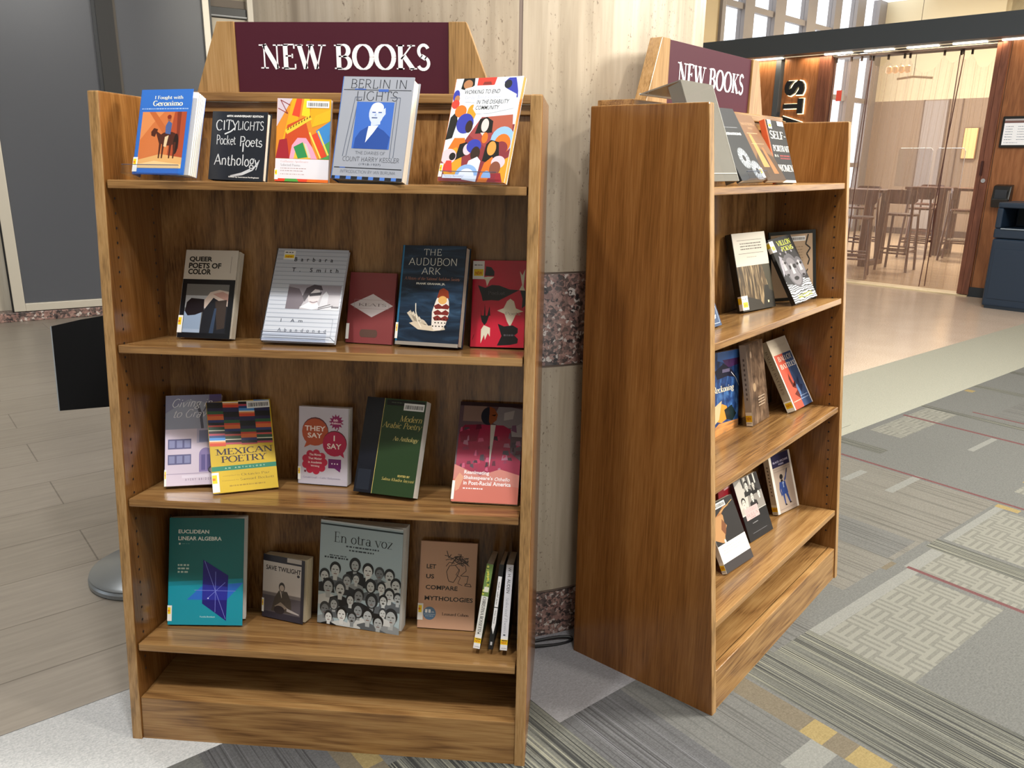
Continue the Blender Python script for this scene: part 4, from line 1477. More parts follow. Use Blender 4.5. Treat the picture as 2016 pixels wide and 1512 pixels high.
def a_theysay(a):
    k = a.w / a.h
    sh = '#5a2430'
    a.E(.335, .685, .27, .275, sh)
    a.E(.33, .675, .265, .265, '#b3502f')
    a.P([(.17, .57), (.27, .52), (.11, .47)], '#b3502f')
    a.T('THEY', .12, .69, .54, .755, '#f3e6e2', 'bold')
    a.T('SAY', .18, .60, .48, .665, '#f3e6e2', 'bold')
    a.E(.735, .545, .245, .245, sh)
    a.E(.73, .535, .24, .24, '#b0184a')
    a.P([(.8, .42), (.9, .45), (.93, .36)], '#b0184a')
    a.T('I', .71, .575, .735, .645, '#f3e6e2', 'bold')
    a.T('SAY', .58, .47, .87, .54, '#f3e6e2', 'bold')
    a.P(burst(13, .1, .155, .76, .82, k), '#8c1a5c')
    a.T('6th', .70, .825, .79, .86, '#f3dbe6', 'bold')
    a.T('Edition', .67, .79, .86, .815, '#f3dbe6', 'bold')
    a.P([(.77, .72), (.82, .74), (.78, .70)], '#8c1a5c')
    for q in range(9):
        a.E(.33 + .19 * math.cos(R(40 * q)), .29 + .19 * k * .9 * math.sin(R(40 * q)), .075, .075, '#b82446')
    a.E(.33, .29, .2, .19, '#b82446')
    a.E(.14, .165, .022, .022, '#6a2038')
    for tx, u0, u1, v in (('The Moves', .22, .46, .37), ('That Matter', .2, .48, .32), ('in Academic', .2, .48, .27), ('Writing', .25, .43, .22)):
        a.T(tx, u0, v, u1, v + .03, '#f0dde2', 'bold')
    a.R(.61, .22, .87, .34, '#6a1a66')
    a.P([(.74, .22), (.86, .22), (.85, .175)], '#6a1a66')
    for q in range(3):
        a.E(.685 + .055 * q, .28, .014, .014, '#f0e4f0', 10)
    a.T('Gerald Graff - Cathy Birkenstein', .1, .07, .86, .10, '#7c7896', 'light')


def a_arabic(a):
    g = '#c9b76a'
    a.R(0, 0, .30, 1, '#10141f')
    a.R(.30, 0, .308, 1, g)
    a.R(.34, .93, .98, .985, '#11150f')
    a.dashes(.42, .955, .9, .01, '#4a5040')
    a.T('Modern', .60, .765, .97, .83, g, 'italic')
    a.T('Arabic Poetry', .32, .675, .99, .755, g, 'italic')
    a.T('An Anthology', .53, .55, .96, .61, '#e0cf84', 'italic')
    a.T('EDITED BY', .70, .195, .90, .215, g, 'bold')
    a.T('Salma Khadra Jayyusi', .44, .14, .98, .18, g, 'italic')
    a.R(.03, .03, .25, .24, '#1e2430')


def a_othello(a):
    a.R(0, .25, 1, 1, '#5f4c55')
    a.R(.06, .80, .42, .98, '#8a7068')
    a.P([(.5, .80), (.62, .98), (1, .94), (1, .76), (.7, .74)], '#8d868c')
    a.P([(.82, .74), (.98, .80), (1, .66), (.84, .66)], '#a49da2')
    a.P([(.7, .9), (.86, .93), (.84, .84), (.7, .82)], '#b4acae')
    a.R(0, .96, 1, 1, '#33242c')
    a.P([(.02, .3), (.02, .66), (.08, .75), (.3, .77), (.7, .77), (.82, .73), (.83, .5), (1, .42), (1, .2), (0, .2)], '#9b1f45')
    a.P([(.02, .7), (.1, .76), (.36, .77), (.3, .6), (.06, .58)], '#7d1a38')
    rg = random.Random(4)
    for k in range(46):
        u, v = rg.uniform(.02, .92), rg.uniform(.3, .74)
        du, dv = rg.uniform(.03, .11), rg.uniform(.02, .06)
        a.P([(u, v), (u + du, v + rg.uniform(-.02, .02)), (u + du * .8, v + dv), (u + .01, v + dv * .9)], rg.choice(['#5c1430', '#b83058', '#3c1a2c', '#c2557a', '#74506c', '#8a2a4c', '#4a3a48', '#a87088']))
    a.P([(0, 0), (1, 0), (1, .28), (.7, .33), (.4, .26), (0, .36)], '#d0857a')
    a.P([(0, 0), (1, 0), (1, .16), (.5, .2), (0, .22)], '#cf7465')
    a.P([(.5, .77), (.58, .77), (.53, .34)], '#c9c2bd')
    a.E(.46, .86, .12, .15, '#1e2432')
    a.P([(.46, .96), (.54, .94), (.6, .88), (.585, .82), (.5, .77), (.44, .8), (.47, .88)], '#8a4a2a')
    a.P([(.46, .95), (.47, .8), (.5, .77), (.4, .78)], '#1e2432')
    a.P([(.5, .87), (.58, .88), (.55, .86)], '#2a1512')
    w = '#f4eef0'
    a.T('Reanimating', .16, .26, .54, .305, w, 'bold')
    a.T("Shakespeare's", .16, .21, .6, .255, w, 'bold')
    a.T('Othello', .63, .215, .86, .25, w, 'bolditalic')
    a.T('in Post-Racial America', .16, .165, .88, .205, w, 'bold')
    a.dashes(.16, .125, .46, .012, w)
    a.P([(.02, .2), (.09, .28), (.16, .24), (.1, .12), (.05, .1)], '#e0a184')


def a_euclid(a):
    a.R(0, 0, 1, .40, '#1294ac')  # painted light: brighter teal below the shelf's shadow line
    a.P([(0, .36), (1, .40), (1, .44), (0, .40)], '#0f8396')  # in-between tone softens the painted shadow line
    a.T('EUCLIDEAN', .12, .855, .53, .89, '#e8efe8', 'bold')
    a.T('LINEAR ALGEBRA', .12, .79, .70, .827, '#e8efe8', 'bold')
    a.E(.14, .757, .013, .013, '#d8e4dc', 10)
    a.dashes(.17, .755, .27, .005, '#5f9c98')
    for q in range(3):
        a.dashes(.12, .55 - .032 * q, .27, .016, '#bcd4cc')
    a.P([(.25, .235), (.78, .235), (1.0, .40), (.44, .36)], '#2a6ed0')
    a.P([(.46, .61), (.80, .465), (.78, .04), (.455, .2)], '#1f1a78')
    a.P([(.46, .38), (.79, .36), (.785, .235), (.46, .235)], '#2a2fa0')
    for p in (((.48, .6), (.77, .06)), ((.35, .325), (.9, .32)), ((.52, .245), (.76, .40)), ((.63, .5), (.63, .12))):
        a.L(p, .006, '#7d88e0')
    a.E(.535, .25, .01, .01, '#c8d4ff', 8)
    a.T('Franziska Berenbaum', .43, .07, .63, .085, '#c8eef0')


def a_twilight(a):
    a.R(0, .0, 1, .1, '#34323f')
    a.R(0, .1, .93, .9, '#b5aeac')
    a.R(0, .42, .93, .9, '#c6c0bd')
    a.R(0, .1, .93, .36, '#57525a')
    a.R(0, .36, .93, .41, '#7a7476')
    a.R(.0, .9, .58, 1, '#2b2a36')
    a.P([(.93, 0), (1, 0), (1, 1), (.93, 1)], '#2b2a36')
    a.R(.58, .93, .93, 1, '#b8b2ae')
    a.T('SAVE TWILIGHT', .07, .765, .92, .84, '#17141a', 'bold')
    a.E(.86, .735, .035, .03, '#332f36', 10)
    a.P([(.22, .12), (.3, .34), (.4, .46), (.6, .46), (.7, .32), (.72, .12)], '#4a443f')
    a.P([(.42, .46), (.5, .46), (.47, .34)], '#c4bcb4')
    a.P([(.46, .45), (.49, .45), (.48, .34)], '#25222a')
    a.E(.47, .52, .075, .1, '#35302f')
    a.E(.47, .505, .055, .065, '#b7aaa0')
    a.P([(.3, .2), (.45, .28), (.62, .2), (.5, .16)], '#8f8378')
    a.E(.42, .15, .13, .09, '#2e2a30')
    a.P([(.6, .2), (.9, .14), (.9, .12), (.6, .15)], '#b0a9a8')


def a_voz(a):
    a.R(.0, .955, 1, .97, '#22343a')
    a.R(.0, .985, 1, 1, '#c9cfd2')
    a.T('En otra voz', .17, .80, .88, .90, '#20262c', 'light')
    a.dashes(.32, .765, .72, .014, '#3c464e')
    a.dashes(.36, .73, .66, .014, '#3c464e')
    a.dashes(.12, .665, .34, .01, '#4a555c')
    a.dashes(.06, .64, .36, .016, '#2f3940')
    rows = [(.60, [(.44, .60, .055), (.6, .56, .065), (.74, .55, .055), (.86, .54, .06)]),
            (.5, [(.2, .53, .065), (.07, .46, .06), (.94, .46, .06), (.46, .47, .045), (.35, .44, .055)]),
            (.4, [(.64, .42, .055), (.77, .42, .05), (.87, .36, .06), (.12, .36, .07), (.27, .35, .065), (.97, .34, .05)]),
            (.3, [(.5, .31, .062), (.66, .28, .06), (.8, .30, .05), (.4, .26, .05)]),
            (.2, [(.09, .14, .06), (.2, .2, .05), (.5, .17, .06), (.62, .13, .065), (.9, .15, .075), (.8, .18, .045)]),
            (.1, [(.3, .11, .062), (.43, .09, .055), (.75, .08, .062), (.1, .07, .05)])]
    rg = random.Random(21)
    for _, rr in rows:
        for u, v, r in rr:
            g1 = rg.choice(['#c3c8c9', '#a9afb2', '#8a9094', '#d5d8d8', '#777d82'])
            a.person(min(max(u, .14), .86) if v < .08 else u, v, r * .95, g1, rg.choice(['#17191c', '#23262a', '#3a3e42']), rg.choice(['#2a2e33', '#5a6066', '#8d9397', '#1a1c20', '#c9cdce']), rg.choice([0, 0, 1, 2]))


def a_compare(a):
    k = '#1f1512'
    a.T('LET', .11, .685, .28, .735, k, 'bold')
    a.T('US', .11, .57, .25, .62, k, 'bold')
    a.T('COMPARE', .11, .445, .68, .495, k, 'bold')
    a.T('MYTHOLOGIES', .1, .32, .96, .37, k, 'bold')
    a.T('Leonard Cohen', .42, .155, .90, .19, '#3a2a22', 'serif')
    a.E(.2, .17, .115, .115, '#56789a')
    a.T('50', .12, .175, .22, .215, '#e8eef2', 'deco')
    a.T('th', .235, .178, .28, .195, '#e8eef2')
    a.R(.1, .157, .3, .160, '#dfe8ee')
    a.dashes(.13, .135, .27, .008, '#a9bdd0')
    ln = '#3b2a26'
    a.L([(.5, .58), (.47, .66), (.52, .73), (.62, .74), (.7, .68), (.66, .61), (.6, .54), (.52, .55), (.5, .58)], .012, ln)
    a.L([(.62, .74), (.72, .77), (.8, .74), (.82, .68), (.72, .62), (.86, .62), (.84, .54), (.8, .51), (.92, .50), (.9, .53), (.8, .53)], .011, ln)
    a.L([(.7, .7), (.64, .63), (.72, .60), (.68, .53), (.76, .51)], .009, ln)
    rg = random.Random(9)
    for q in range(26):
        u, v = .55 + .3 * rg.random(), .76 + .08 * rg.random()
        a.L([(u, v), (u + rg.uniform(-.12, .12), v + rg.uniform(-.04, .05)), (u + rg.uniform(-.16, .14), v + rg.uniform(-.05, .06))], .011, ln)
    a.L([(.46, .90), (.5, .82), (.54, .86)], .014, ln)


book('gravity', 'lilac paperback with a purple-tinted house and script lettering', 0, 2, (-.4085, .084, .2817, .3801, .0228, .1303, .2238), .02, '#b9b4cc', spine='#4a4a6e', art=a_gravity, sticker=('y', 0, .0, .03, .18), group=G3, rough=.22)
book('mexican', 'yellow paperback topped with striped woven cloth, tilted on the third shelf', 0, 2, (-.2737, .070, .5118, .46, .008, .1493, .2257), .012, '#cfae1c', art=a_mexican, barcode=(.62, .905, .985, .985), sticker=('y', 0, .01, .1, .22), group=G3)
book('theysay', 'grey-white paperback with red and orange speech bubbles', 0, 2, (-.1135, .1837, -.1032, .0821, .0026, .1294, .1941), .022, '#c4c0cf', art=a_theysay, open_deg=5, sticker=('y', 0, .05, .05, .22), group=G3, pages=PAGES_WHITE)
book('arabic', 'dark green book with black spine strip and gold italic title', 0, 2, (.0474, .112, -.2353, .34, .0016, .1568, .2313), .03, '#253c22', spine='#10141f', art=a_arabic, barcode=(.64, .885, .98, .96), group=G3, pages=PAGES_WHITE, rough=.25)
book('othello', 'crimson collage paperback with a man in profile, at the right end of the third shelf', 0, 2, (.289, .081, .0013, .5608, -.0085, .1563, .2518), .012, '#5f4c55', art=a_othello, sticker=('w', 0, .02, .035, .2), group=G3, rough=.2)

book('euclid', 'tall teal textbook with an indigo slanted plane on its cover', 0, 3, (-.4306, .1, .0801, .1811, .0091, .1877, .2682), .02, '#0d6a6c', art=a_euclid, open_deg=19, sticker=('y', 0, .035, .055, .18), group=G4, pages=PAGES_WHITE, rough=.25)
book('twilight', 'small black and white paperback with a seated person in an overcoat', 0, 3, (-.2184, .1800, -.2793, .0869, -.0003, .1248, .1645), .028, '#2b2a36', art=a_twilight, open_deg=8, sticker=('y', 0, .08, .045, .3), group=G4, pages=mat('#dccfb4', .75))
book('voz', 'pale blue paperback with a crowd of black and white portrait faces', 0, 3, (-.067, .166, -.1823, .0869, -.0121, .2241, .2679), .022, '#a9bcc4', art=a_voz, open_deg=9, group=G4, pages=PAGES_WHITE)
book('compare', 'tan hardcover with a line-drawn crouching figure and a round blue badge', 0, 3, (.1931, .1702, -.0112, .2068, -.0041, .1437, .2186), .018, '#c89d82', art=a_compare, hard=True, sticker=('y', 0, .09, .085, .28), group=G4, rough=.25)


def spined(key, label, x, d, roll, th, h, dep, base, art, stickers=True):
    """a book standing with its spine to the front, leaning to the right"""
    o, dv, nv = shelf_frame(3)
    back = .13
    xv = Vector((1, 0, 0))
    o = o + xv * x + dv * d
    u = nv * math.cos(back) + dv * math.sin(back)
    dd = dv * math.cos(back) - nv * math.sin(back)
    r = xv * math.cos(roll) - u * math.sin(roll)
    u = u * math.cos(roll) + xv * math.sin(roll)
    o = o + nv * (max(0, dep * math.sin(back)) + th * max(0, math.sin(roll)))
    y = u.cross(r)
    M = Matrix(((r.x, y.x, u.x, o.x), (r.y, y.y, u.y, o.y), (r.z, y.z, u.z, o.z), (0, 0, 0, 1)))
    t = thing('book', label, 'book', matrix=M, group='books standing spine out on the lowest shelf')
    mb = MB()
    bm_ = mat(base[0], .35)
    mb.box(0, 0, 0, .0008, dep, h, mat(base[1], .35))
    mb.box(th - .0008, 0, 0, th, dep, h, mat(base[2], .35))
    mb.box(0, -.0006, 0, th, 0, h, bm_)
    art(Art(mb, th, h, lambda p, q, k: (p, -.0006 - k, q)))
    mb.build('cover', t)
    mb = MB()
    mb.box(.0009, .001, .0005, th - .0009, dep - .0008, h - .0005, PAGES)
    mb.build('page_block', t)
    if stickers:
        mb = MB()
        s = Art(mb, th, h, lambda p, q, k: (p, -.0012 - k, q))
        s.R(.0, .0, 1, .16, '#e9e9ea')
        s.R(.0, .065, 1, .125, '#f0c81a')
        s.T('NEW', .12, .075, .88, .1, '#b8400e', 'bold')
        s.R(.15, .108, .9, .118, '#33261a')
        s.dashes(.15, .018, .9, .008, '#8a8a90')
        mb.build('call_number_label', t)['label'] = 'white and yellow call number sticker'


def sp1(a):
    a.R(0, .62, 1, 1, '#6d8a4a')
    for k in range(24):
        q = (k * 7) % 24 / 24
        a.E(.15 + .7 * ((k * 5) % 7) / 7, .64 + .34 * q, .18, .2, ('#9bb04e', '#d5d672', '#3f6434', '#c8c04a')[k % 4], 8)
    a.R(.2, .67, .9, .73, '#e0e0d0')
    a.T('CHRISTINA ROSSETTI', .25, .2, .75, .61, '#4a4a52', 'serif', rot=-1)
    a.R(.3, .175, .55, .19, '#2a2a30')


def sp2(a):
    a.R(.12, .5, .9, .86, '#e6e6ea')
    a.P([(.12, .49), (.9, .49), (.9, .3), (.6, .18), (.12, .26)], '#e6e6ea')
    a.T('make sold now', .35, .52, .68, .8, '#3a3a40', 'serif', rot=-1)
    a.T('Arise Power', .35, .30, .68, .47, '#3a3a40', 'serif', rot=-1)
    a.R(.3, .05, .7, .09, '#bcbcc0')


def sp3(a):
    a.T('W. H. AUDEN', .28, .67, .72, .97, '#3a3d46', 'plain', rot=-1)
    a.T('Selected Poems', .28, .2, .72, .62, '#a9adbc', 'italic', rot=-1)
    a.R(.3, .17, .6, .185, '#3a3d46')


spined('spine1', 'white paperback with green leafy spine top, standing spine out and leaning most', .350, .045, .13, .016, .205, .13, ('#dadad6', '#5c7048', '#4c6040'), sp1)
spined('spine2', 'thin black book with white spine panels, standing between two white spines', .386, .045, .10, .011, .205, .13, ('#101114', '#16171a', '#16171a'), sp2, False)
spined('spine3', 'white paperback standing spine out beside the right side panel', .414, .045, .045, .017, .205, .13, ('#d9dae4', '#d9dae4', '#23262c'), sp3)

# ------------------------------------------------------------------ books of the right bookcase
H1, H2, H3, H4 = ['books on the %s shelf of the right bookcase' % q for q in ('top', 'second', 'third', 'lowest')]


def a_tions(a):
    a.T('IMAGINATIONS', .08, .62, .84, .655, '#d8dadd', 'bold')
    a.dashes(.3, .72, .8, .012, '#777b80')
    for cu, cv in ((.5, .3), (.8, .12)):
        a.E(cu, cv, .2, .2, '#6e747a')
        for k in range(14):
            an = R(k * 26)
            a.L([(cu, cv), (cu + .19 * math.cos(an), cv + .13 * math.sin(an))], .012, '#c9cdd0')
        a.E(cu, cv, .06, .06, '#20242a')
    a.P([(.1, .9), (.3, 1), (.2, 1), (0, .95)], '#8f959a')


def a_brown(a):
    a.P([(.0, 0), (1, 0), (1, .35), (.4, .5), (0, .3)], '#3f2d1f')
    a.P([(.2, .2), (.3, .7), (.42, .7), (.5, .2)], '#b07a45')
    a.P([(.55, .1), (.6, .5), (.7, .5), (.8, .1)], '#8a5a33')
    a.P([(0, .4), (.16, 1), (0, 1)], '#d8d2c8')
    a.T('MATTERS', .2, .84, .85, .88, '#c9a982', 'light')
    a.T('AND', .42, .78, .66, .81, '#c9a982', 'light')
    a.dashes(.25, .71, .8, .012, '#b89a78')
    a.dashes(.2, .55, .85, .008, '#b89a78')


def a_selfp(a):
    w = '#e4e2da'
    a.P([(0, 0), (.05, 0), (.05, 1), (0, 1)], '#c4532a')
    a.T('SELF-', .14, .70, .95, .83, w, 'serif')
    a.T('PORTRAIT', .14, .50, 1.0, .60, w, 'serif')
    a.T('IN A', .14, .41, .34, .45, w, 'serif')
    a.dashes(.42, .42, .95, .025, '#8c3a3a')
    a.dashes(.42, .38, .95, .02, '#8c3a3a')
    a.T('WOMEN', .2, .18, 1.0, .29, w, 'serif')
    a.R(0, 0, 1, .04, '#c9c2b8')


def a_navy(a):
    w = '#c8d0dc'
    a.L([(.04, .05), (.94, .05), (.94, .96), (.04, .96)], .012, w)
    a.P([(.1, .1), (.5, .1), (.42, .26), (.3, .38), (.16, .3)], '#dfe3e8')
    for k in range(16):
        a.E(.55 + .07 * (k % 5), .12 + .06 * ((k * 3) % 11), .02, .02, w, 8)
    a.E(.75, .16, .07, .05, w)


def blur_print(name, c0, c1, c2, sc):
    g = NT(name)
    n = g.noise(g.coords(sc), 1.0, 3, .6, .3)
    g.color(g.ramp(n, [(.3, c0), (.5, c1), (.72, c2)]))
    g.b.inputs['Roughness'].default_value = .35
    return g.m


def a_cath(a):
    a.R(0, 0, 1, .575, blur_print('nave_print', '#1d1813', '#57452f', '#b39c78', (120, 1, 14)))
    a.P([(.62, 0), (1, 0), (1, .3), (.75, .3)], '#26231e')
    a.P([(.75, .575), (1, .575), (1, .2), (.88, .24)], '#3f3a2c')
    a.P([(0, 0), (.7, 0), (.55, .12), (.2, .18), (0, .12)], '#2f2a24')
    a.R(.78, .07, .82, .1, '#e8d8a8')
    a.R(0, .575, 1, 1, '#c9c1b6')
    for v in (.905, .735):
        a.L([(.12, v), (.88, v)], .007, '#4a453f')
    for q, v in enumerate((.855, .82, .785)):
        a.dashes(.2, v, .84, .014, '#4a453f')
    a.dashes(.35, .68, .65, .01, '#9a9288')


def a_wild(a):
    wv = NT('ink_waves')
    n = wv.n('ShaderNodeTexWave')
    n.inputs['Scale'].default_value = 42
    n.inputs['Distortion'].default_value = 9
    n.inputs['Detail'].default_value = 2
    n.bands_direction = 'Z'
    wv.l(wv.coords((.6, 1, 1)), n.inputs[0])
    wv.color(wv.ramp(n.outputs[1], [(.4, '#18181c'), (.55, '#b9bcc6')]))
    a.R(0, 0, 1, .34, wv.m)
    dk, lt = '#202024', '#9a97a2'
    a.P([(0, .3), (.2, .9), (.8, .95), (1, .6), (1, .3), (.6, .34), (.4, .26)], '#2a2a2e')
    for cu, cv, r in ((.5, .48, .3), (.22, .56, .17), (.84, .5, .18)):
        a.E(cu, cv, r, r * 1.35, '#5c5a60')
        a.E(cu, cv - .02, r * .8, r * 1.1, '#77747a')
        a.P([(cu - .03, cv + .1), (cu + .03, cv + .1), (cu + .06, cv - .06), (cu - .06, cv - .06)], '#a9a6ac')
        for sx in (-.5, .5):
            a.E(cu + sx * r * .8, cv + .05, r * .28, r * .18, dk, 10)
        a.E(cu, cv - .13, r * .35, r * .16, dk, 12)
    a.P([(.02, .42), (.16, .74), (.24, .7), (.1, .46)], lt)
    a.P([(.2, .78), (.4, .97), (.75, .93), (.9, .78), (.6, .84)], '#36363c')
    for k in range(12):
        a.E(.2 + .06 * k, .74 + .02 * ((k * 5) % 4), .035, .03, '#8a8790' if k % 2 else '#1a1a1e', 8)
    a.T('VILLON', .28, .87, .88, .95, '#c2c84a', 'slab')
    a.T('POEMS', .38, .78, .88, .85, '#c2c84a', 'slab')
    a.T('DAVE TOLSTEEN', .24, .05, .86, .11, '#c2c84a', 'slab')


def a_backc(a):
    a.R(0, 0, 1, 1, '#0e1210')
    a.R(.03, .04, .93, .95, '#b59b80')
    a.barcode(.45, .85, .78, .92)
    for k in range(11):
        a.dashes(.42, .76 - .04 * k, .72, .012, '#8f785f')
    a.L([(.84, .94), (.78, .8), (.88, .74), (.8, .66), (.86, .58), (.82, .5)], .03, '#2a2420')
    a.L([(.82, .44), (.76, .36), (.8, .26), (.88, .24)], .024, '#2a2420')


def a_oning(a):
    a.R(0, 0, 1, 1, blur_print('collage_print', '#101a34', '#1f3f78', '#4f7fbf', (30, 1, 22)))
    a.P([(.1, .9), (.9, .8), (1, .88), (1, 1), (.1, 1)], '#3f6ab0')
    a.P([(.3, .9), (1, .9), (1, .82), (.5, .8)], '#4a2a5c')
    a.P([(0, .78), (.35, .86), (.7, .76), (.9, .66), (.5, .7), (.1, .68)], '#1a1c30')
    a.R(.3, .75, .6, .79, '#6f6888')
    a.P([(0, .2), (.3, .38), (.5, .34), (.6, .2), (.3, .15)], '#e0953a')
    a.P([(0, .36), (.3, .42), (.2, .2), (0, .14)], '#d0b890')
    a.P([(.4, .3), (.7, .34), (.9, .22), (.75, .14), (.5, .18)], '#1c2b2e')
    a.P([(0, 0), (1, 0), (1, .14), (.2, .15), (0, .1)], blur_print('wood_print', '#6a5a4c', '#c98a4e', '#e0a868', (8, 1, 60)))
    a.T('Reckoning', -.05, .50, .78, .60, '#efe4c4', 'serif')
    a.L([(.66, .74), (.85, .66), (1, .55)], .014, '#e6e9f0')


def a_brown2(a):
    a.R(0, 0, 1, 1, blur_print('old_photo_print', '#2f231c', '#5c4839', '#8a715c', (40, 1, 22)))
    for k in range(4):
        a.R(.45, .2 + .035 * k, .8 + .04 * (k % 2), .212 + .035 * k, '#b09c88')
    a.E(.3, .45, .08, .1, '#a58b6e')
    a.E(.25, .86, .05, .08, '#9c8470')


def a_ballot(a):
    a.R(0, .80, 1, 1, '#c9bba9')
    a.R(.04, 0, .5, .80, '#c6523f')
    a.R(.5, .0, .96, .80, '#35496e')
    a.R(.96, 0, 1, 1, '#d8d2cc')
    a.R(0, 0, .05, .8, '#d8d2cc')
    a.R(.0, .78, 1, .82, '#c9bba9')
    w = '#e6d8c8'
    a.T('BALLOT', .18, .68, .9, .75, w, 'serif')
    a.T('BATTLES', .15, .57, .94, .64, w, 'serif')
    a.P([(.3, .42), (.38, .5), (.42, .36), (.52, .3), (.56, .38), (.48, .26), (.34, .3)], '#5c231c')
    a.P([(.3, .2), (.5, .24), (.62, .14), (.48, .12)], '#5c231c')
    a.P([(.54, .48), (.62, .36), (.8, .42), (.72, .3), (.86, .28), (.66, .18), (.56, .28)], '#22304e')
    a.P([(.52, .3), (.6, .32), (.64, .2), (.54, .1)], '#5f7ca8')
    a.T('EDWARD FOLEY', .2, .88, .85, .91, '#a89a88', 'light')
    a.dashes(.1, .1, .48, .012, '#e8b0a0')
    a.dashes(.52, .1, .92, .012, '#8fa3c4')
    a.dashes(.52, .14, .92, .012, '#8fa3c4')


def s_ballot(a):
    a.T('BALLOT BATTLES', .3, .25, .62, .88, '#6d6153', 'serif', rot=-1)
    a.R(0, .0, 1, .15, '#ece8dc')
    a.R(.1, .05, .95, .13, '#e8c11c')
    a.T('NEW', .2, .07, .85, .11, '#b8400e', 'bold')


def a_hand(a):
    a.R(0, 0, 1, .14, '#3a3638')
    a.R(0, .14, 1, .40, '#e9e7e4')
    for k in range(3):
        a.dashes(.12, .34 - .04 * k, .9, .014, '#b9b6b4')
    a.dashes(.12, .18, .6, .01, '#c9c6c4')
    a.P([(0, .5), (.1, .66), (.25, .80), (.42, .84), (.5, .78), (.46, .66), (.52, .62), (.42, .56), (.34, .48), (.3, .40), (.2, .42)], '#b98a5a')
    a.P([(.25, .8), (.4, .84), (.6, .90), (.8, .88), (.6, .86), (.44, .8)], '#a8703f')
    a.P([(.3, .6), (.42, .74), (.5, .64), (.44, .56), (.38, .5)], '#7a4a2c')
    a.L([(.42, .83), (.95, .93)], .012, '#d8b57a')
    a.E(.3, .42, .03, .05, '#d8d4cc', 10)
    a.barcode(.2, .9, .7, .98)


def a_verita(a):
    a.R(0, .42, 1, 1, '#8f8a86')
    a.P([(0, .42), (0, .92), (.25, .98), (.4, .7), (.3, .42)], '#c9c4be')
    a.R(.62, .7, 1, 1, '#3c3a3c')
    for k in range(7):
        a.R(.3 + .1 * k, .84, .35 + .1 * k, 1, '#dedad4' if k % 2 else '#2a282a')
    for u, v, r, g1, h_, c_ in ((.45, .86, .07, '#d8d4ce', '#1c1a1c', '#2a282a'), (.72, .82, .06, '#c8c4be', '#242224', '#1c1a1c'), (.56, .66, .07, '#cfcac4', '#1a181a', '#242224'), (.18, .62, .075, '#d2cdc6', '#2a2628', '#b9b4ae'), (.85, .66, .06, '#d8d4ce', '#1a181a', '#8f8a86')):
        a.person(u, v, r, g1, h_, c_)
    a.R(0, 0, 1, .42, '#1f1f22')
    a.L([(0, .425), (1, .425)], .012, '#d8d4d0')
    a.R(.12, .33, .66, .52, '#d3b3b4')
    a.T('LA VERITA', .18, .45, .6, .5, '#a58488', 'light')
    a.T('SULLA', .16, .375, .62, .425, '#8a6a70', 'light')
    a.dashes(.28, .345, .5, .015, '#a58488')
    a.dashes(.3, .25, .52, .014, '#8f8f94')
    a.dashes(.2, .1, .8, .01, '#6a6a70')


def a_bluefig(a):
    a.R(.0, 0, .1, 1, '#e2dcd4')
    a.R(.92, 0, 1, 1, '#e2dcd4')
    a.R(.1, .78, .92, 1, '#1f1c3f')
    a.T('BLACK ARCHIVE', .16, .85, .86, .885, '#b9b4cc', 'bold')
    a.T('POEMS', .4, .80, .64, .83, '#b9b4cc', 'bold')
    for v in (.74, .7):
        a.dashes(.14, v, .88, .012, '#8f8078')
    b, dk = '#27407f', '#1d1a1c'
    a.E(.42, .60, .075, .075, dk)
    a.P([(.38, .55), (.46, .55), (.48, .5), (.36, .5)], dk)
    a.P([(.3, .52), (.56, .51), (.62, .3), (.34, .29)], b)
    a.P([(.3, .52), (.36, .5), (.3, .38), (.34, .29), (.3, .27), (.25, .4)], b)
    a.P([(.52, .51), (.6, .53), (.68, .62), (.74, .70), (.70, .70), (.62, .6), (.54, .55)], b)
    a.L([(.69, .64), (.74, .71)], .03, dk)
    a.P([(.36, .30), (.44, .30), (.44, .12), (.40, .12)], b)
    a.P([(.5, .30), (.6, .30), (.66, .14), (.61, .13)], b)
    a.P([(.4, .13), (.44, .13), (.5, .1), (.4, .1)], dk)
    a.P([(.61, .14), (.66, .14), (.72, .11), (.61, .11)], dk)
    a.P([(.42, .48), (.46, .52), (.5, .48), (.47, .48), (.47, .41), (.44, .41), (.44, .48)], '#9fb0cc')
    a.dashes(.14, .05, .88, .012, '#8f8078')


def s_plain_sticker(a):
    a.R(0, .0, 1, .17, '#ece8dc')
    a.R(0, .05, 1, .13, '#e8c11c')
    a.T('NEW', .15, .07, .85, .11, '#b8400e', 'bold')
    a.dashes(.15, .03, .85, .008, '#4a4a4a')


def s_letters(c):
    def f(a):
        a.dashes(.35, .3, .36, .01, c)
        for k in range(9):
            a.R(.38, .32 + .06 * k, .62, .35 + .06 * k, c)
        s_plain_sticker(a)
    return f


WHITEP = mat('#d6d2c8', .7)
book('tions', 'black paperback with grey round seed heads beside the clear holder', 1, 0, (-.246, .03, 0, .5342, .0177, .1515, .2084), .015, '#23272c', art=a_tions, group=H1, lift=.0045, sticker=('y', .9, .02, 1, .16), pages=WHITEP)
book('brown', 'brown paperback with two figures under trees, between two black books', 1, 0, (-.088, .03, -.05, .60, -.0041, .112, .2077), .012, '#6a4c33', art=a_brown, group=H1, lift=.0045, pages=WHITEP)
book('selfp', 'black paperback with large white serif title and orange spine edge', 1, 0, (.032, .05, .0, .32, -.0199, .132, .1775), .015, '#15161a', spine='#c4532a', art=a_selfp, group=H1, barcode=(.62, .92, .95, .99), sticker=('n', .12, .86, .3, 1.0), pages=WHITEP)

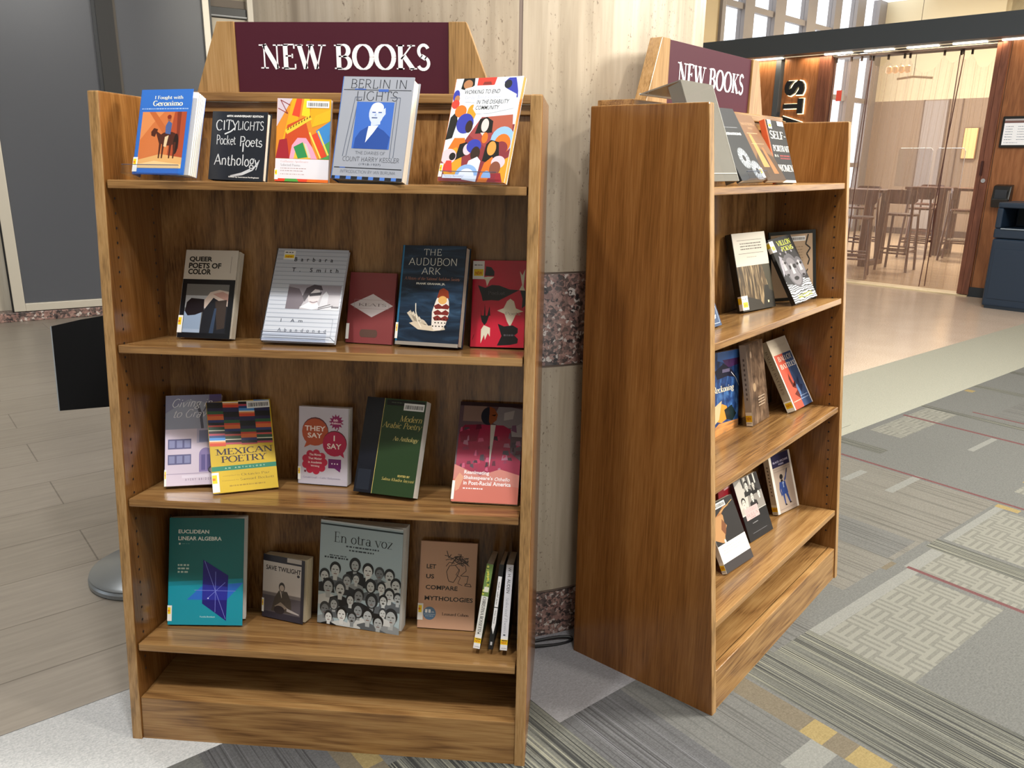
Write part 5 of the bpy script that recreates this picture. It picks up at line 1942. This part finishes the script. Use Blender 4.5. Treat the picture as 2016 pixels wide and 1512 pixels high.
book('navy', 'small navy book with white dotted drawing half hidden by the side panel', 1, 1, (-.30, .11, 0, .32, 0, .11, .165), .012, '#2c4468', art=a_navy, hard=True, group=H2)
book('cath', 'book with white title block over a blurred brown photograph', 1, 1, (.059, .1592, -.2066, .1805, -.0092, .1622, .2331), .022, '#15130f', art=a_cath, hard=True, group=H2, sticker=('n', -.0, .02, .17, .2), spine_art=None)
book('wild', 'black and white paperback of ink-drawn faces above swirling waves', 1, 1, (.238, .072, -.15, .40, .08, .14, .215), .014, '#131316', art=a_wild, group=H2, sticker=('n', .0, .8, .16, .97), rough=.25)
book('backc', 'black-bordered tan book standing across the corner behind the ink-drawn faces', 1, 1, (.345, .195, -.85, .0277, 0, .150, .2215), .008, '#0e1210', art=a_backc, hard=True, group=H2)

book('oning', 'deep blue collage paperback partly hidden behind the broad side panel', 1, 2, (-.058, .2, 0, .005, -.09, .17, .255), .015, '#1f3f78', art=a_oning, group=H3, rough=.25)
book('brown2', 'dark brown paperback with an aged photograph, standing nearly upright', 1, 2, (.1096, .15, .038, .0916, -.0158, .139, .254), .02, '#5c4839', spine='#a89c8c', art=a_brown2, group=H3, spine_art=s_letters('#5c5248'))
book('ballot', 'thick beige book with red and blue halves, leaning back on the third shelf', 1, 2, (.3076, .0925, -.0471, .4146, .0032, .14, .2411), .028, '#c9bba9', spine='#a39884', art=a_ballot, spine_art=s_ballot, group=H3)

book('redback', 'dark red book standing behind the book with a hand on it', 1, 3, (-.02, .19, 0, .06, 0, .13, .215), .014, '#8a1626', art=lambda a: a.dashes(.3, .8, .9, .03, '#d8b0b0'), group=H4)
book('hand', 'black paperback with a hand above a white text panel, nearest on the lowest shelf', 1, 3, (-.1917, .0942, -.101, .3784, -.0019, .1489, .1965), .016, '#282526', spine='#d8d4ce', art=a_hand, group=H4, spine_art=s_plain_sticker)
book('verita', 'black and white photo-collage paperback with a pale pink title square', 1, 3, (.0507, .13, -.1076, .3099, -.0009, .1416, .1937), .012, '#1f1f22', art=a_verita, group=H4)
book('bluefig', 'tan and navy paperback with a blue standing figure raising one arm', 1, 3, (.3101, .1437, -.1997, .2003, .0017, .1234, .1997), .022, '#a8978b', spine='#c4bcae', art=a_bluefig, group=H4, spine_art=s_letters('#6a6058'))

# ------------------------------------------------------------------ clear acrylic book stands
def clear(name, tint=(1, 1, 1, 1), gl=.12, rough=.05):
    g = NT(name)
    tr = g.n('ShaderNodeBsdfTransparent')
    tr.inputs[0].default_value = tint
    gs = g.n('ShaderNodeBsdfGlossy')
    gs.inputs['Roughness'].default_value = rough
    mx = g.n('ShaderNodeMixShader')
    fr = g.n('ShaderNodeLayerWeight')
    fr.inputs[0].default_value = .5
    k = g.math('ADD', g.math('MULTIPLY', g.math('POWER', fr.outputs[1], 4.0), .35), gl)
    g.l(k, mx.inputs[0])
    g.l(tr.outputs[0], mx.inputs[1])
    g.l(gs.outputs[0], mx.inputs[2])
    g.l(mx.outputs[0], g.out.inputs[0])
    return g.m


ACR = clear('clear_acrylic', (.93, .95, .99, 1), .04)
EDGE = mat('#5a5f72', .2)


def stand(case, row, pose, th, label, u0=.08, u1=.92, hb=.55, deep=0.0):
    x, d, yaw, lean, roll, w, h = pose
    M = on_shelf(case, row, x, d, yaw, lean, roll, th, .0049)
    th += deep
    t = thing('book_stand', label, 'book stand', matrix=M, group='clear acrylic book stands')
    mb = MB()
    a, b = u0 * w, u1 * w
    mb.box(a, -.014, -.0028, b, th + .005, -.0006, ACR)
    mb.build('ledge', t)
    mb = MB()
    mb.box(a, -.0165, -.0028, b, -.0142, .0165, ACR)
    mb.box(a, -.0168, .0165, b, -.0139, .0172, EDGE)
    mb.build('front_lip', t)
    mb = MB()
    mb.box(a, th + .0015, -.0006, b, th + .004, h * hb, ACR)
    mb.build('back_rest', t)
    return t


stand(0, 0, (-.4065, .024, -.2239, .2982, 0, .1331, .1863), .024, 'clear acrylic stand under the blue horse-and-rider paperback', -.12, .98, deep=.036)
stand(0, 0, (.2614, .0376, -.4615, .3155, -.0085, .1661, .2215), .012, 'clear acrylic stand holding the paperback covered in drawn people')
stand(0, 1, (-.1615, .0957, -.0144, .4999, -.0074, .1751, .2408), .012, 'clear acrylic stand holding the pale lined hardcover', .02, .9)
stand(1, 0, (-.246, .03, 0, .5342, .0177, .1515, .2084), .015, 'clear acrylic stand under the black book with seed heads')

# the empty smoky acrylic holder at the near end of the right bookcase's top shelf
t = thing('display_holder', 'empty smoky acrylic holder at the near end of the right top shelf', 'display holder', matrix=on_shelf(1, 0, -.445, .022, 0, .36, 0, .034, .001))
def smoky():
    g = NT('smoky_acrylic')
    tr = g.n('ShaderNodeBsdfTransparent')
    mx = g.n('ShaderNodeMixShader')
    mx.inputs[0].default_value = .74
    g.b.inputs['Base Color'].default_value = rgb('#716e67')
    g.b.inputs['Roughness'].default_value = .18
    g.l(tr.outputs[0], mx.inputs[1])
    g.l(g.b.outputs[0], mx.inputs[2])
    g.l(mx.outputs[0], g.out.inputs[0])
    return g.m


SMOKE = smoky()
ew = mat('#b9b9b4', .25)
mb = MB()
w, h, dp = .162, .2407, .11
mb.box(0, 0, 0, w, .003, h, SMOKE)
mb.build('front_sheet', t)
mb = MB()
mb.prism([(.0, .0035, h - .003), (w, .0035, h - .003), (w - .004, dp, h + .012), (.004, dp, h + .012)], (0, 0, .003), SMOKE)
mb.build('top_sheet', t)
for xa in (0, w - .003):
    mb = MB()
    mb.box(xa, .0035, .0, xa + .003, .034, h - .004, SMOKE)
    mb.build('side_sheet', t)
mb = MB()
mb.box(w, .0, 0, w + .0012, .003, h, ew)
mb.box(.004, dp - .001, h + .012, w - .004, dp + .001, h + .0162, ew)
mb.box(0, -.0008, .018, w, 0, .0195, ew)
mb.build('polished_edge', t)

# ------------------------------------------------------------------ the cafe at the far right; s runs along its front, t goes in, z up
CAFE = Matrix(((.759, .651, 0, 3.923), (-.651, .759, 0, 8.164), (0, 0, 1, 0), (0, 0, 0, 1)))


def cbox(mb, s0, s1, t0, t1, z0, z1, m):
    return mb.box(s0, t0, z0, s1, t1, z1, m)


def cobj(mb, name, parent=None, **k):
    return at(mb.build(name, parent, **k), CAFE) if parent is None else mb.build(name, parent, **k)


WTOP = 2.65
mb = MB()
cbox(mb, -2.6, -1.25, 0, .12, 0, WTOP, WALNUT)
struct(cobj(mb, 'wall_cafe_left'))
mb = MB()
cbox(mb, -1.25, -1.185, -.01, .10, 0, WTOP, mat('#4d535b', .5))
struct(cobj(mb, 'trim_3'))
mb = MB()
cbox(mb, -1.18, -1.14, .02, .05, 1.98, 2.02, mat('#4d535b', .5))
cbox(mb, -1.185, -1.14, .02, .05, .95, 1.0, mat('#4d535b', .5))
struct(cobj(mb, 'trim_4'))
mb = MB()
cbox(mb, -1.14, -.69, 0, .12, 0, WTOP, WALNUT)
struct(cobj(mb, 'wall_cafe_sign'))
mb = MB()
cbox(mb, -.69, -.545, -.01, .14, 0, WTOP, REDWOOD)
struct(cobj(mb, 'door_1_jamb'))
mb = MB()
cbox(mb, 1.215, 1.26, -.02, .14, 0.02, WTOP, REDWOOD)
cbox(mb, 1.265, 1.335, -.03, .12, 0.02, WTOP, REDWOOD)
o = struct(cobj(mb, 'door_1'))
mb = MB()
cbox(mb, 1.255, 1.275, -.055, -.03, 1.30, 1.45, mat('#3a1512', .4))
mb.build('handle', o)
mb = MB()
mb.tube([(1.298, -.031, 1.247), (1.298, -.042, 1.247)], .022, mat('#c2c2c4', .25, .8), 16)
mb.build('lock', o)
mb = MB()
cbox(mb, 1.335, 4.2, 0, .12, 0, WTOP, WALNUT)
for s in (1.345, 2.3):
    cbox(mb, s, s + .006, -.002, .01, .1, WTOP, mat('#4a2f1f', .6))
struct(cobj(mb, 'wall_cafe_right'))
mb = MB()
cbox(mb, 1.33, 4.2, -.02, 0, 0, .105, mat('#232d38', .5))
struct(cobj(mb, 'baseboard_right'))
mb = MB()
cbox(mb, -6.5, 4.5, -.26, .16, 2.655, 2.885, mat('#3c444d', .55))
struct(cobj(mb, 'trim_5'), 'long dark grey beam over the cafe front')
# light strips under the beam
LEDM = mat('#fff3dc', .5, emit=6.0)
mb = MB()
mb.box(-1.6, -.06, 2.640, -1.15, -.02, 2.655, LEDM)
for q in range(6):
    s = -.62 + q * .47
    mb.box(s, -.06, 2.640, s + .33, -.02, 2.655, LEDM)
mb.box(-2.4, -.055, 2.650, 4.2, -.025, 2.656, mat('#d8c8a8', .5, emit=.9))
tag(cobj(mb, 'light_strip'), 'white light strip glowing under the dark beam over the cafe front', 'light strip')
for q in range(5):
    l = lamp('strip_light', 'AREA', (0, 0, 0), 5, (1, .80, .52), 1.0, size_y=.04)
    l.matrix_world = CAFE @ Matrix.Translation((-1.6 + q * 1.2, -.055, 2.635))
# threshold
mb = MB()
cbox(mb, -.55, 1.33, -.05, .2, -.03, .012, mat('#d9c9a6', .5))
struct(cobj(mb, 'trim_6'), 'pale threshold strip under the cafe opening')
# cafe floor, back wall, window wall
cf = NT('cafe_floor')
n = cf.noise(cf.coords((1, 7, 1)), 2.5, 3)
cf.color(cf.ramp(n, [(.35, '#b79d80'), (.65, '#cdb596')]))
cf.b.inputs['Roughness'].default_value = .22
mb = MB()
cbox(mb, -3.3, 4.2, .2, 8.07, -.04, .006, cf.m)
struct(cobj(mb, 'floor'))
TAUPE = mat('#97836f', .6)
CREAM = mat('#e2d5b4', .6)
mb = MB()
cbox(mb, -3.4, 4.2, 8.07, 8.25, 0, 2.68, TAUPE)
cbox(mb, -3.4, 4.2, 8.07, 8.25, 2.68, 4.6, CREAM)
cbox(mb, -3.2, 4.2, 8.04, 8.07, 0, .13, mat('#4d3a30', .5))
cbox(mb, -2.23, -1.78, 8.055, 8.07, .13, 2.66, mat('#a39b97', .6))
for s in (-2.24, -1.77, -1.52, -1.0):
    cbox(mb, s, s + .02, 8.05, 8.07, .13, 2.68, mat('#6d5a4c', .6))
struct(cobj(mb, 'wall_cafe_back'))
mb = MB()
cbox(mb, -.9, -.6, 7.6, 8.07, 2.68, 4.6, mat('#cdbb92', .6))
cbox(mb, -.9, 4.2, 7.6, 7.7, 2.9, 4.6, mat('#d8c8a0', .6))
struct(cobj(mb, 'wall_cafe_bulkhead'))
mb = MB()
cbox(mb, 4.2, 4.3, .1, 8.2, 0, 4.6, CREAM)
struct(cobj(mb, 'wall_cafe_side'))
MUL = mat('#8d8785', .5)
GLASS = clear('window_glass', (.97, .98, 1, 1), .0, .02)
mb = MB()
cbox(mb, -3.42, -3.28, -5.0, 1.85, 0, 4.6, mat('#d6c59c', .6))
struct(cobj(mb, 'wall_cafe_window'))
WS = -3.3
posts = [(1.85, 1.95), (2.52, 2.82), (3.5, 3.86), (4.65, 5.0), (5.72, 6.0), (6.68, 7.05), (7.72, 8.07)]
for k in range(6):
    a, b = posts[k][1], posts[k + 1][0]
    mb = MB()
    cbox(mb, WS - .07, WS + .07, posts[k][0], posts[k][1], 0, 4.6, MUL)
    if k == 5:
        cbox(mb, WS - .07, WS + .07, posts[6][0], posts[6][1], 0, 4.6, MUL)
    for z in (.0, 1.35, 2.62, 3.76):
        cbox(mb, WS - .04, WS + .04, a, b, z, z + .09, MUL)
    cbox(mb, WS - .03, WS + .05, a + .0, a + .035, 0, 4.6, mat('#d8cfb4', .5))
    o = struct(cobj(mb, 'window_%d' % (k + 1)))
    mb = MB()
    cbox(mb, WS - .005, WS + .005, a, b, .09, 4.6, GLASS)
    mb.build('pane', o)
lamp('window_daylight', 'AREA', (0, 0, 0), 170, (1, .98, .93), 5.6, size_y=3.6).matrix_world = CAFE @ Matrix.Translation((-3.12, 4.9, 2.3)) @ Matrix.Rotation(R(-90), 4, 'Y')
lamp('cafe_ceiling_light', 'AREA', (0, 0, 0), 360, (1, .91, .74), 1.2).matrix_world = CAFE @ Matrix.Translation((-.4, 4.6, 4.4))
# glass of the cafe front
mb = MB()
cbox(mb, -.54, 1.21, .0, .008, .02, WTOP, clear('front_glass', (.97, .95, .95, 1), .02, .03))
struct(cobj(mb, 'window_7'), 'large glass pane of the cafe front')
mb = MB()
cbox(mb, -.44, -.375, -.006, -.001, 2.12, 2.24, mat('#e8574a', .5))
cbox(mb, -.375, -.35, -.006, -.001, 2.12, 2.24, mat('#c9c4c0', .5))
tag(cobj(mb, 'sticker'), 'small red square sticker high on the cafe glass', 'sticker')

# the upright letters on the wood panel
DKL = mat('#141a22', .4)
HALO = mat('#ffeeb8', .5, emit=3.2)
for ch, z1, z0, lab in (('S', 2.375, 2.20, 'dark backlit letter S turned sideways, topmost on the wood panel'), ('T', 2.165, 1.99, 'dark backlit letter T turned sideways, below the S'), ('A', 1.965, 1.78, 'dark backlit letter A turned sideways, lowest on the wood panel')):
    pol = plain_polys(ch, .055)
    xs = [p[0] for q in pol for p in q]
    ys = [p[1] for q in pol for p in q]
    def mp(q, y, g=0.0):
        # the letter's own up points to +s, its left-to-right runs downwards
        return [(-1.075 + g * 0 + .25 * (b - min(ys)) / (max(ys) - min(ys)), y, z1 - (z1 - z0) * (a - min(xs)) / (max(xs) - min(xs))) for a, b in q]
    t = thing('letter', lab, 'letter', matrix=CAFE, group='backlit letters on the cafe front')
    mb = MB()
    for q in pol:
        f = mp(q, -.075)
        mb.face(f[::-1], DKL)
        g2 = mp(q, -.035)
        n = len(f)
        for k in range(n):
            mb.face([f[k], f[(k + 1) % n], g2[(k + 1) % n], g2[k]], DKL)
    mb.build('face', t)
    mb = MB()
    for q in plain_polys(ch, .085):
        f = mp(q, -.022)
        mb.face(f[::-1], HALO)
    mb.build('backlight', t)

# menu tablet, dispenser and bin on the right
t = thing('menu_tablet', 'black framed notice tablet on the wood wall', 'tablet', matrix=CAFE)
mb = MB()
cbox(mb, 1.385, 1.80, -.035, -.004, 1.585, 1.90, mat('#101216', .35))
mb.build('frame', t, bevel=.012)
mb = MB()
a = Art(mb, .36, .26, lambda p, q, k: (1.41 + p, -.0355 - k, 1.613 + q))
a.R(0, 0, 1, 1, mat('#dfe2e8', .4, emit=.35))
a.R(0, .84, 1, .93, '#7a5a58')
a.R(0, .93, 1, 1, '#b9b6bc')
for k in range(6):
    a.dashes(.05, .70 - .1 * k, .24, .02, '#4a4d55')
    a.dashes(.36, .70 - .1 * k, .9, .02, '#6a6d75')
a.dashes(.05, .08, .4, .02, '#8a8d95')
mb.build('screen', t)
t = thing('soap_dispenser', 'black wall dispenser above the navy bin', 'dispenser', matrix=CAFE)
mb = MB()
mb.prism([(1.425, -.004, .975), (1.425, -.004, 1.215), (1.425, -.09, 1.20), (1.425, -.13, 1.06), (1.425, -.10, .975)], (.17, 0, 0), mat('#16181c', .25))
mb.build('body', t, bevel=.012)
mb = MB()
cbox(mb, 1.455, 1.565, -.136, -.128, 1.07, 1.16, mat('#2c3038', .12))
mb.build('window', t).rotation_euler = (0, 0, 0)

t = thing('trash_bin', 'navy blue hooded trash bin by the wood wall', 'bin', matrix=CAFE @ Matrix.Translation((1.65, -.69, 0)))
NAVY = mat('#1b2d42', .42)
NAVD = mat('#142230', .5)
mb = MB()
mb.box(0, 0, .02, .72, .6, .70, NAVY)
mb.build('body', t, bevel=.025, seg=3)
mb = MB()
mb.box(.04, -.006, .10, .68, .0, .60, NAVY)
mb.build('front_panel', t, bevel=.005)
mb = MB()
mb.box(.03, -.002, .0, .69, .56, .03, NAVD)
mb.build('foot', t)
mb = MB()
mb.box(0.0, .0, .705, .72, .58, .80, NAVY)
mb.box(0.0, .0, .80, .055, .58, 1.0, NAVY)
mb.box(.665, .0, .80, .72, .58, 1.0, NAVY)
mb.box(0.055, .50, .80, .665, .58, 1.0, NAVD)
mb.box(.0, .0, 1.0, .72, .58, 1.055, NAVY)
mb.build('hood', t, bevel=.018, seg=3)
mb = MB()
mb.box(.06, -.012, .795, .66, .004, .805, mat('#8796a6', .4))
mb.build('rim', t)

# ------------------------------------------------------------------ cafe furniture
def bar_stool(s, t0, rot, label, pale=False):
    m = CAFE @ Matrix.Translation((s, t0, 0.006)) @ Matrix.Rotation(R(rot), 4, 'Z')
    t = thing('bar_stool', label, 'bar stool', matrix=m, group='bar stools in the cafe')
    W = STOOLWOOD
    mb = MB()
    n = 24
    pts = []
    for k in range(n):
        a = 2 * math.pi * k / n
        c, s_ = math.cos(a), math.sin(a)
        pts.append((.20 * math.copysign(abs(c) ** .6, c), .19 * math.copysign(abs(s_) ** .6, s_), .735))
    mb.prism(pts, (0, 0, .028), W)
    mb.build('seat', t, bevel=.006)
    mb = MB()
    L = []
    for k in range(13):
        x = -.21 + .42 * k / 12
        L.append((x, -.20 - .02 + .05 * (x / .21) ** 2))
    for (xa, ya), (xb, yb) in zip(L, L[1:]):
        def hh(x):
            e = min(1, (0.21 - abs(x)) / .05)
            return .09 * (.55 + .45 * math.sqrt(max(0, 1 - (1 - e) ** 2)))
        mb.prism([(xa, ya, .985 - hh(xa)), (xb, yb, .985 - hh(xb)), (xb, yb, .985 + hh(xb)), (xa, ya, .985 + hh(xa))], (0, .016, 0), W)
    mb.build('backrest', t)
    for sx in (-1, 1):
        mb = MB()
        mb.tube([(sx * .15, -.195, 1.0), (sx * .165, -.185, .74), (sx * .20, -.235, 0)], .017, W, 8)
        mb.build('leg', t, smooth=True)
        mb = MB()
        mb.tube([(sx * .16, .15, .74), (sx * .19, .20, 0)], .017, mat('#d9d9d6', .4) if pale and sx < 0 else W, 8)
        mb.build('leg', t, smooth=True)
    mb = MB()
    for z, f in ((.30, .6), (.24, .7)):
        mb.tube([(-.188, -.215, z), (.188, -.215, z)], .012, W, 6)
        mb.tube([(-.18, .185, z), (.18, .185, z)], .012, W, 6)
    for sx in (-1, 1):
        mb.tube([(sx * .186, -.215, .27), (sx * .178, .185, .27)], .012, W, 6)
    mb.build('footrest', t, smooth=True)
    if pale:
        mb = MB()
        mb.box(-.19, -.2, .69, -.165, .16, .735, mat('#d9d9d6', .4))
        mb.build('seat_rail', t)['label'] = 'white rail under the seat'
        mb = MB()
        mb.box(-.2, -.22, .27, -.18, .19, .31, mat('#d9d9d6', .4))
        mb.build('foot_rail', t)['label'] = 'white foot rail'
    return t


bar_stool(-.09, 1.70, 4, 'dark bar stool seen from behind, centred in front of the cafe tables')
bar_stool(-.22, .52, 200, 'dark bar stool nearest the glass at the left edge of the opening')
bar_stool(-.50, 3.60, 6, 'dark bar stool just behind the central stool, half hidden by its back')
bar_stool(.10, 3.66, -82, 'bar stool with white side frame beside the right door jamb', True)
bar_stool(-1.15, 2.9, 170, 'dark bar stool behind the left table, seat toward the window')
bar_stool(.15, 5.4, 176, 'dark bar stool farthest right, beyond the right table')
bar_stool(-1.0, 5.3, 176, 'dark bar stool beyond the right table, near its left end')


def high_table(s0, s1, t0, t1, legs, label):
    t = thing('high_table', label, 'table', matrix=CAFE @ Matrix.Translation((0, 0, .006)), group='bar-height tables in the cafe')
    mb = MB()
    mb.box(s0, t0, 1.02, s1, t1, 1.06, STOOLWOOD)
    mb.build('tabletop', t, bevel=.004)
    for s in legs:
        mb = MB()
        mb.box(s - .05, t0 + .05, 0, s + .05, t0 + .14, 1.02, STOOLWOOD)
        mb.box(s - .05, t1 - .14, 0, s + .05, t1 - .05, 1.02, STOOLWOOD)
        mb.box(s - .05, t0 + .14, 0, s + .05, t1 - .14, .07, STOOLWOOD)
        mb.build('leg', t, bevel=.003)


high_table(-.95, .75, 4.06, 4.88, (-.39, .45), 'dark bar-height table on the right, under the glowing wall lamp')
high_table(-2.2, -.36, 1.62, 2.36, (-1.7, -.55), 'dark bar-height table on the left, nearer the glass')

t = thing('wall_lamp', 'tan glowing rectangular wall lamp on the taupe wall', 'wall lamp', matrix=CAFE)
mb = MB()
cbox(mb, -1.40, -1.13, 8.02, 8.06, 1.53, 2.13, mat('#6d4d34', .5))
mb.build('back_plate', t)
mb = MB()
cbox(mb, -1.375, -1.145, 7.97, 8.02, 1.55, 2.12, mat('#e3b57a', .5, emit=.8))
mb.build('shade', t, bevel=.006)

PLEX = clear('divider_acrylic', (.90, .92, .95, 1), .05, .05)
for q, (s0, s1) in enumerate(((-1.62, -1.07), (-1.04, -.60))):
    t = thing('desk_divider', 'clear acrylic divider %s on the cafe table' % ('beside the window' if q == 0 else 'before the grey wall panel'), 'divider', matrix=CAFE @ Matrix.Translation((.22, 4.2, 1.066)), group='clear dividers on the cafe table')
    mb = MB()
    mb.prism([(s0 + .22, 0, 0), (s1 + .20, 0, 0), (s1 + .20, 0, .56), (s1 + .17, 0, .60), (s0 + .25, 0, .60), (s0 + .22, 0, .57)], (0, .008, 0), PLEX)
    o = mb.build('sheet', t)
    mb = MB()
    mb.tube([(s1 + .20, .004, 0), (s1 + .20, .004, .56), (s1 + .17, .004, .60), (s0 + .25, .004, .60)], .006, mat('#e8ebf0', .3), 6)
    mb.build('rim', t)

t = thing('pendant_light', 'small bar pendant light seen high through the sheer curtain', 'pendant light', matrix=CAFE @ Matrix.Translation((-.7, 3.2, 2.66)))
mb = MB()
mb.tube([(-.28, 0, -.02), (-.05, 0, .0), (.22, 0, -.03)], .018, mat('#c9b79a', .4), 8)
mb.build('bar', t, smooth=True)
mb = MB()
for q in range(4):
    mb.lathe([(.02, .06), (.045, .08), (.04, .15), (.015, .17)], mat('#dfb98a', .5, emit=.6), 14, (-.42 + .09 * q, 0))
mb.build('shade', t, smooth=True)
mb = MB()
mb.tube([(-.05, 0, 0), (-.05, 0, 1.9)], .004, mat('#6a5a50', .5), 6)
mb.build('cord', t)

# ------------------------------------------------------------------ sheer curtains behind the glass
def sheer():
    g = NT('sheer_cloth')
    tr = g.n('ShaderNodeBsdfTransparent')
    df = g.n('ShaderNodeBsdfDiffuse')
    df.inputs[0].default_value = rgb('#d6c6be')
    tl = g.n('ShaderNodeBsdfTranslucent')
    tl.inputs[0].default_value = rgb('#e0d0c6')
    m1 = g.n('ShaderNodeMixShader')
    m1.inputs[0].default_value = .55
    g.l(df.outputs[0], m1.inputs[1])
    g.l(tl.outputs[0], m1.inputs[2])
    mx = g.n('ShaderNodeMixShader')
    lw = g.n('ShaderNodeLayerWeight')
    lw.inputs[0].default_value = .35
    k = g.math('ADD', g.math('MULTIPLY', lw.outputs[1], .5), .13)
    g.l(k, mx.inputs[0])
    g.l(tr.outputs[0], mx.inputs[1])
    g.l(m1.outputs[0], mx.inputs[2])
    g.l(mx.outputs[0], g.out.inputs[0])
    return g.m


SHEER = sheer()
mb = MB()
mb.box(-.54, .04, 2.608, 1.21, .24, 2.632, mat('#3a2620', .4))
o = tag(cobj(mb, 'curtain_rail', smooth=True), 'dark curtain rail along the top of the cafe opening', 'curtain rail')
CLIP = mat('#2a1a17', .5)


def curtain(s0, s1, clips, droop, label, sweep=0.0, seed=1, gather=(), ty=.10):
    t = thing('curtain', label, 'curtain', matrix=CAFE, group='sheer curtains behind the cafe glass')
    rg = random.Random(seed)
    ph = [rg.uniform(0, 6.28) for _ in range(4)]
    n, m = 150, 12
    mb = MB()
    mi = mb.m(SHEER)
    cl = sorted(clips)
    for i in range(n + 1):
        s = s0 + (s1 - s0) * i / n
        lo = max([c for c in cl if c <= s + 1e-6], default=s0)
        hi = min([c for c in cl if c >= s - 1e-6], default=s1)
        q = 0 if hi - lo < 1e-6 else (s - lo) / (hi - lo)
        top = 2.575 - droop * (hi - lo) * 4 * q * (1 - q)
        for j in range(m + 1):
            f = j / m
            z = .03 + (top - .03) * f
            y = ty + .013 * math.sin(s * 46 + ph[0]) + .008 * math.sin(s * 101 + ph[1] + 2 * f) + .005 * math.sin(s * 190 + ph[2])
            x = s + .012 * math.sin(s * 60 + ph[3]) * (1 - f)
            for gs, gw in gather:
                dlt = x - gs
                x = gs + dlt * (1 - .75 * math.exp(-(dlt / gw) ** 2))
            x += sweep * (1 - f)
            mb.v.append((x, y, z))
    for i in range(n):
        for j in range(m):
            a = i * (m + 1) + j
            mb.f.append((a, a + m + 1, a + m + 2, a + 1))
            mb.mi.append(mi)
    mb.build('cloth', t, smooth=True)
    for c in cl:
        mb = MB()
        mb.box(c - .008, ty - .015, 2.56, c + .008, ty + .015, 2.608, CLIP)
        mb.build('clip', t)
    # dark hemmed edge
    mb = MB()
    for se in (s0, s1):
        e = MB()
        e.tube([(se + sweep, ty, .03), (se + sweep * .5, ty, 1.3), (se, ty, 2.56)], .006, mat('#5a3a36', .6), 6)
        e.build('hem', t)


curtain(-.535, -.10, (-.52, -.34, -.22, -.12), .05, 'sheer curtain panel at the left of the cafe opening, before the window', -.02, 1, ty=.075)
curtain(-.13, .86, (-.11, .06, .24, .30, .66, .85), .5, 'wide sheer curtain panel across the middle of the cafe opening', -.10, 2, ty=.137, gather=((-.1, .05), (.3, .04)))
curtain(.80, 1.20, (.81, .92, 1.18), .6, 'sheer curtain panel beside the right door jamb', .0, 3, ty=.20)
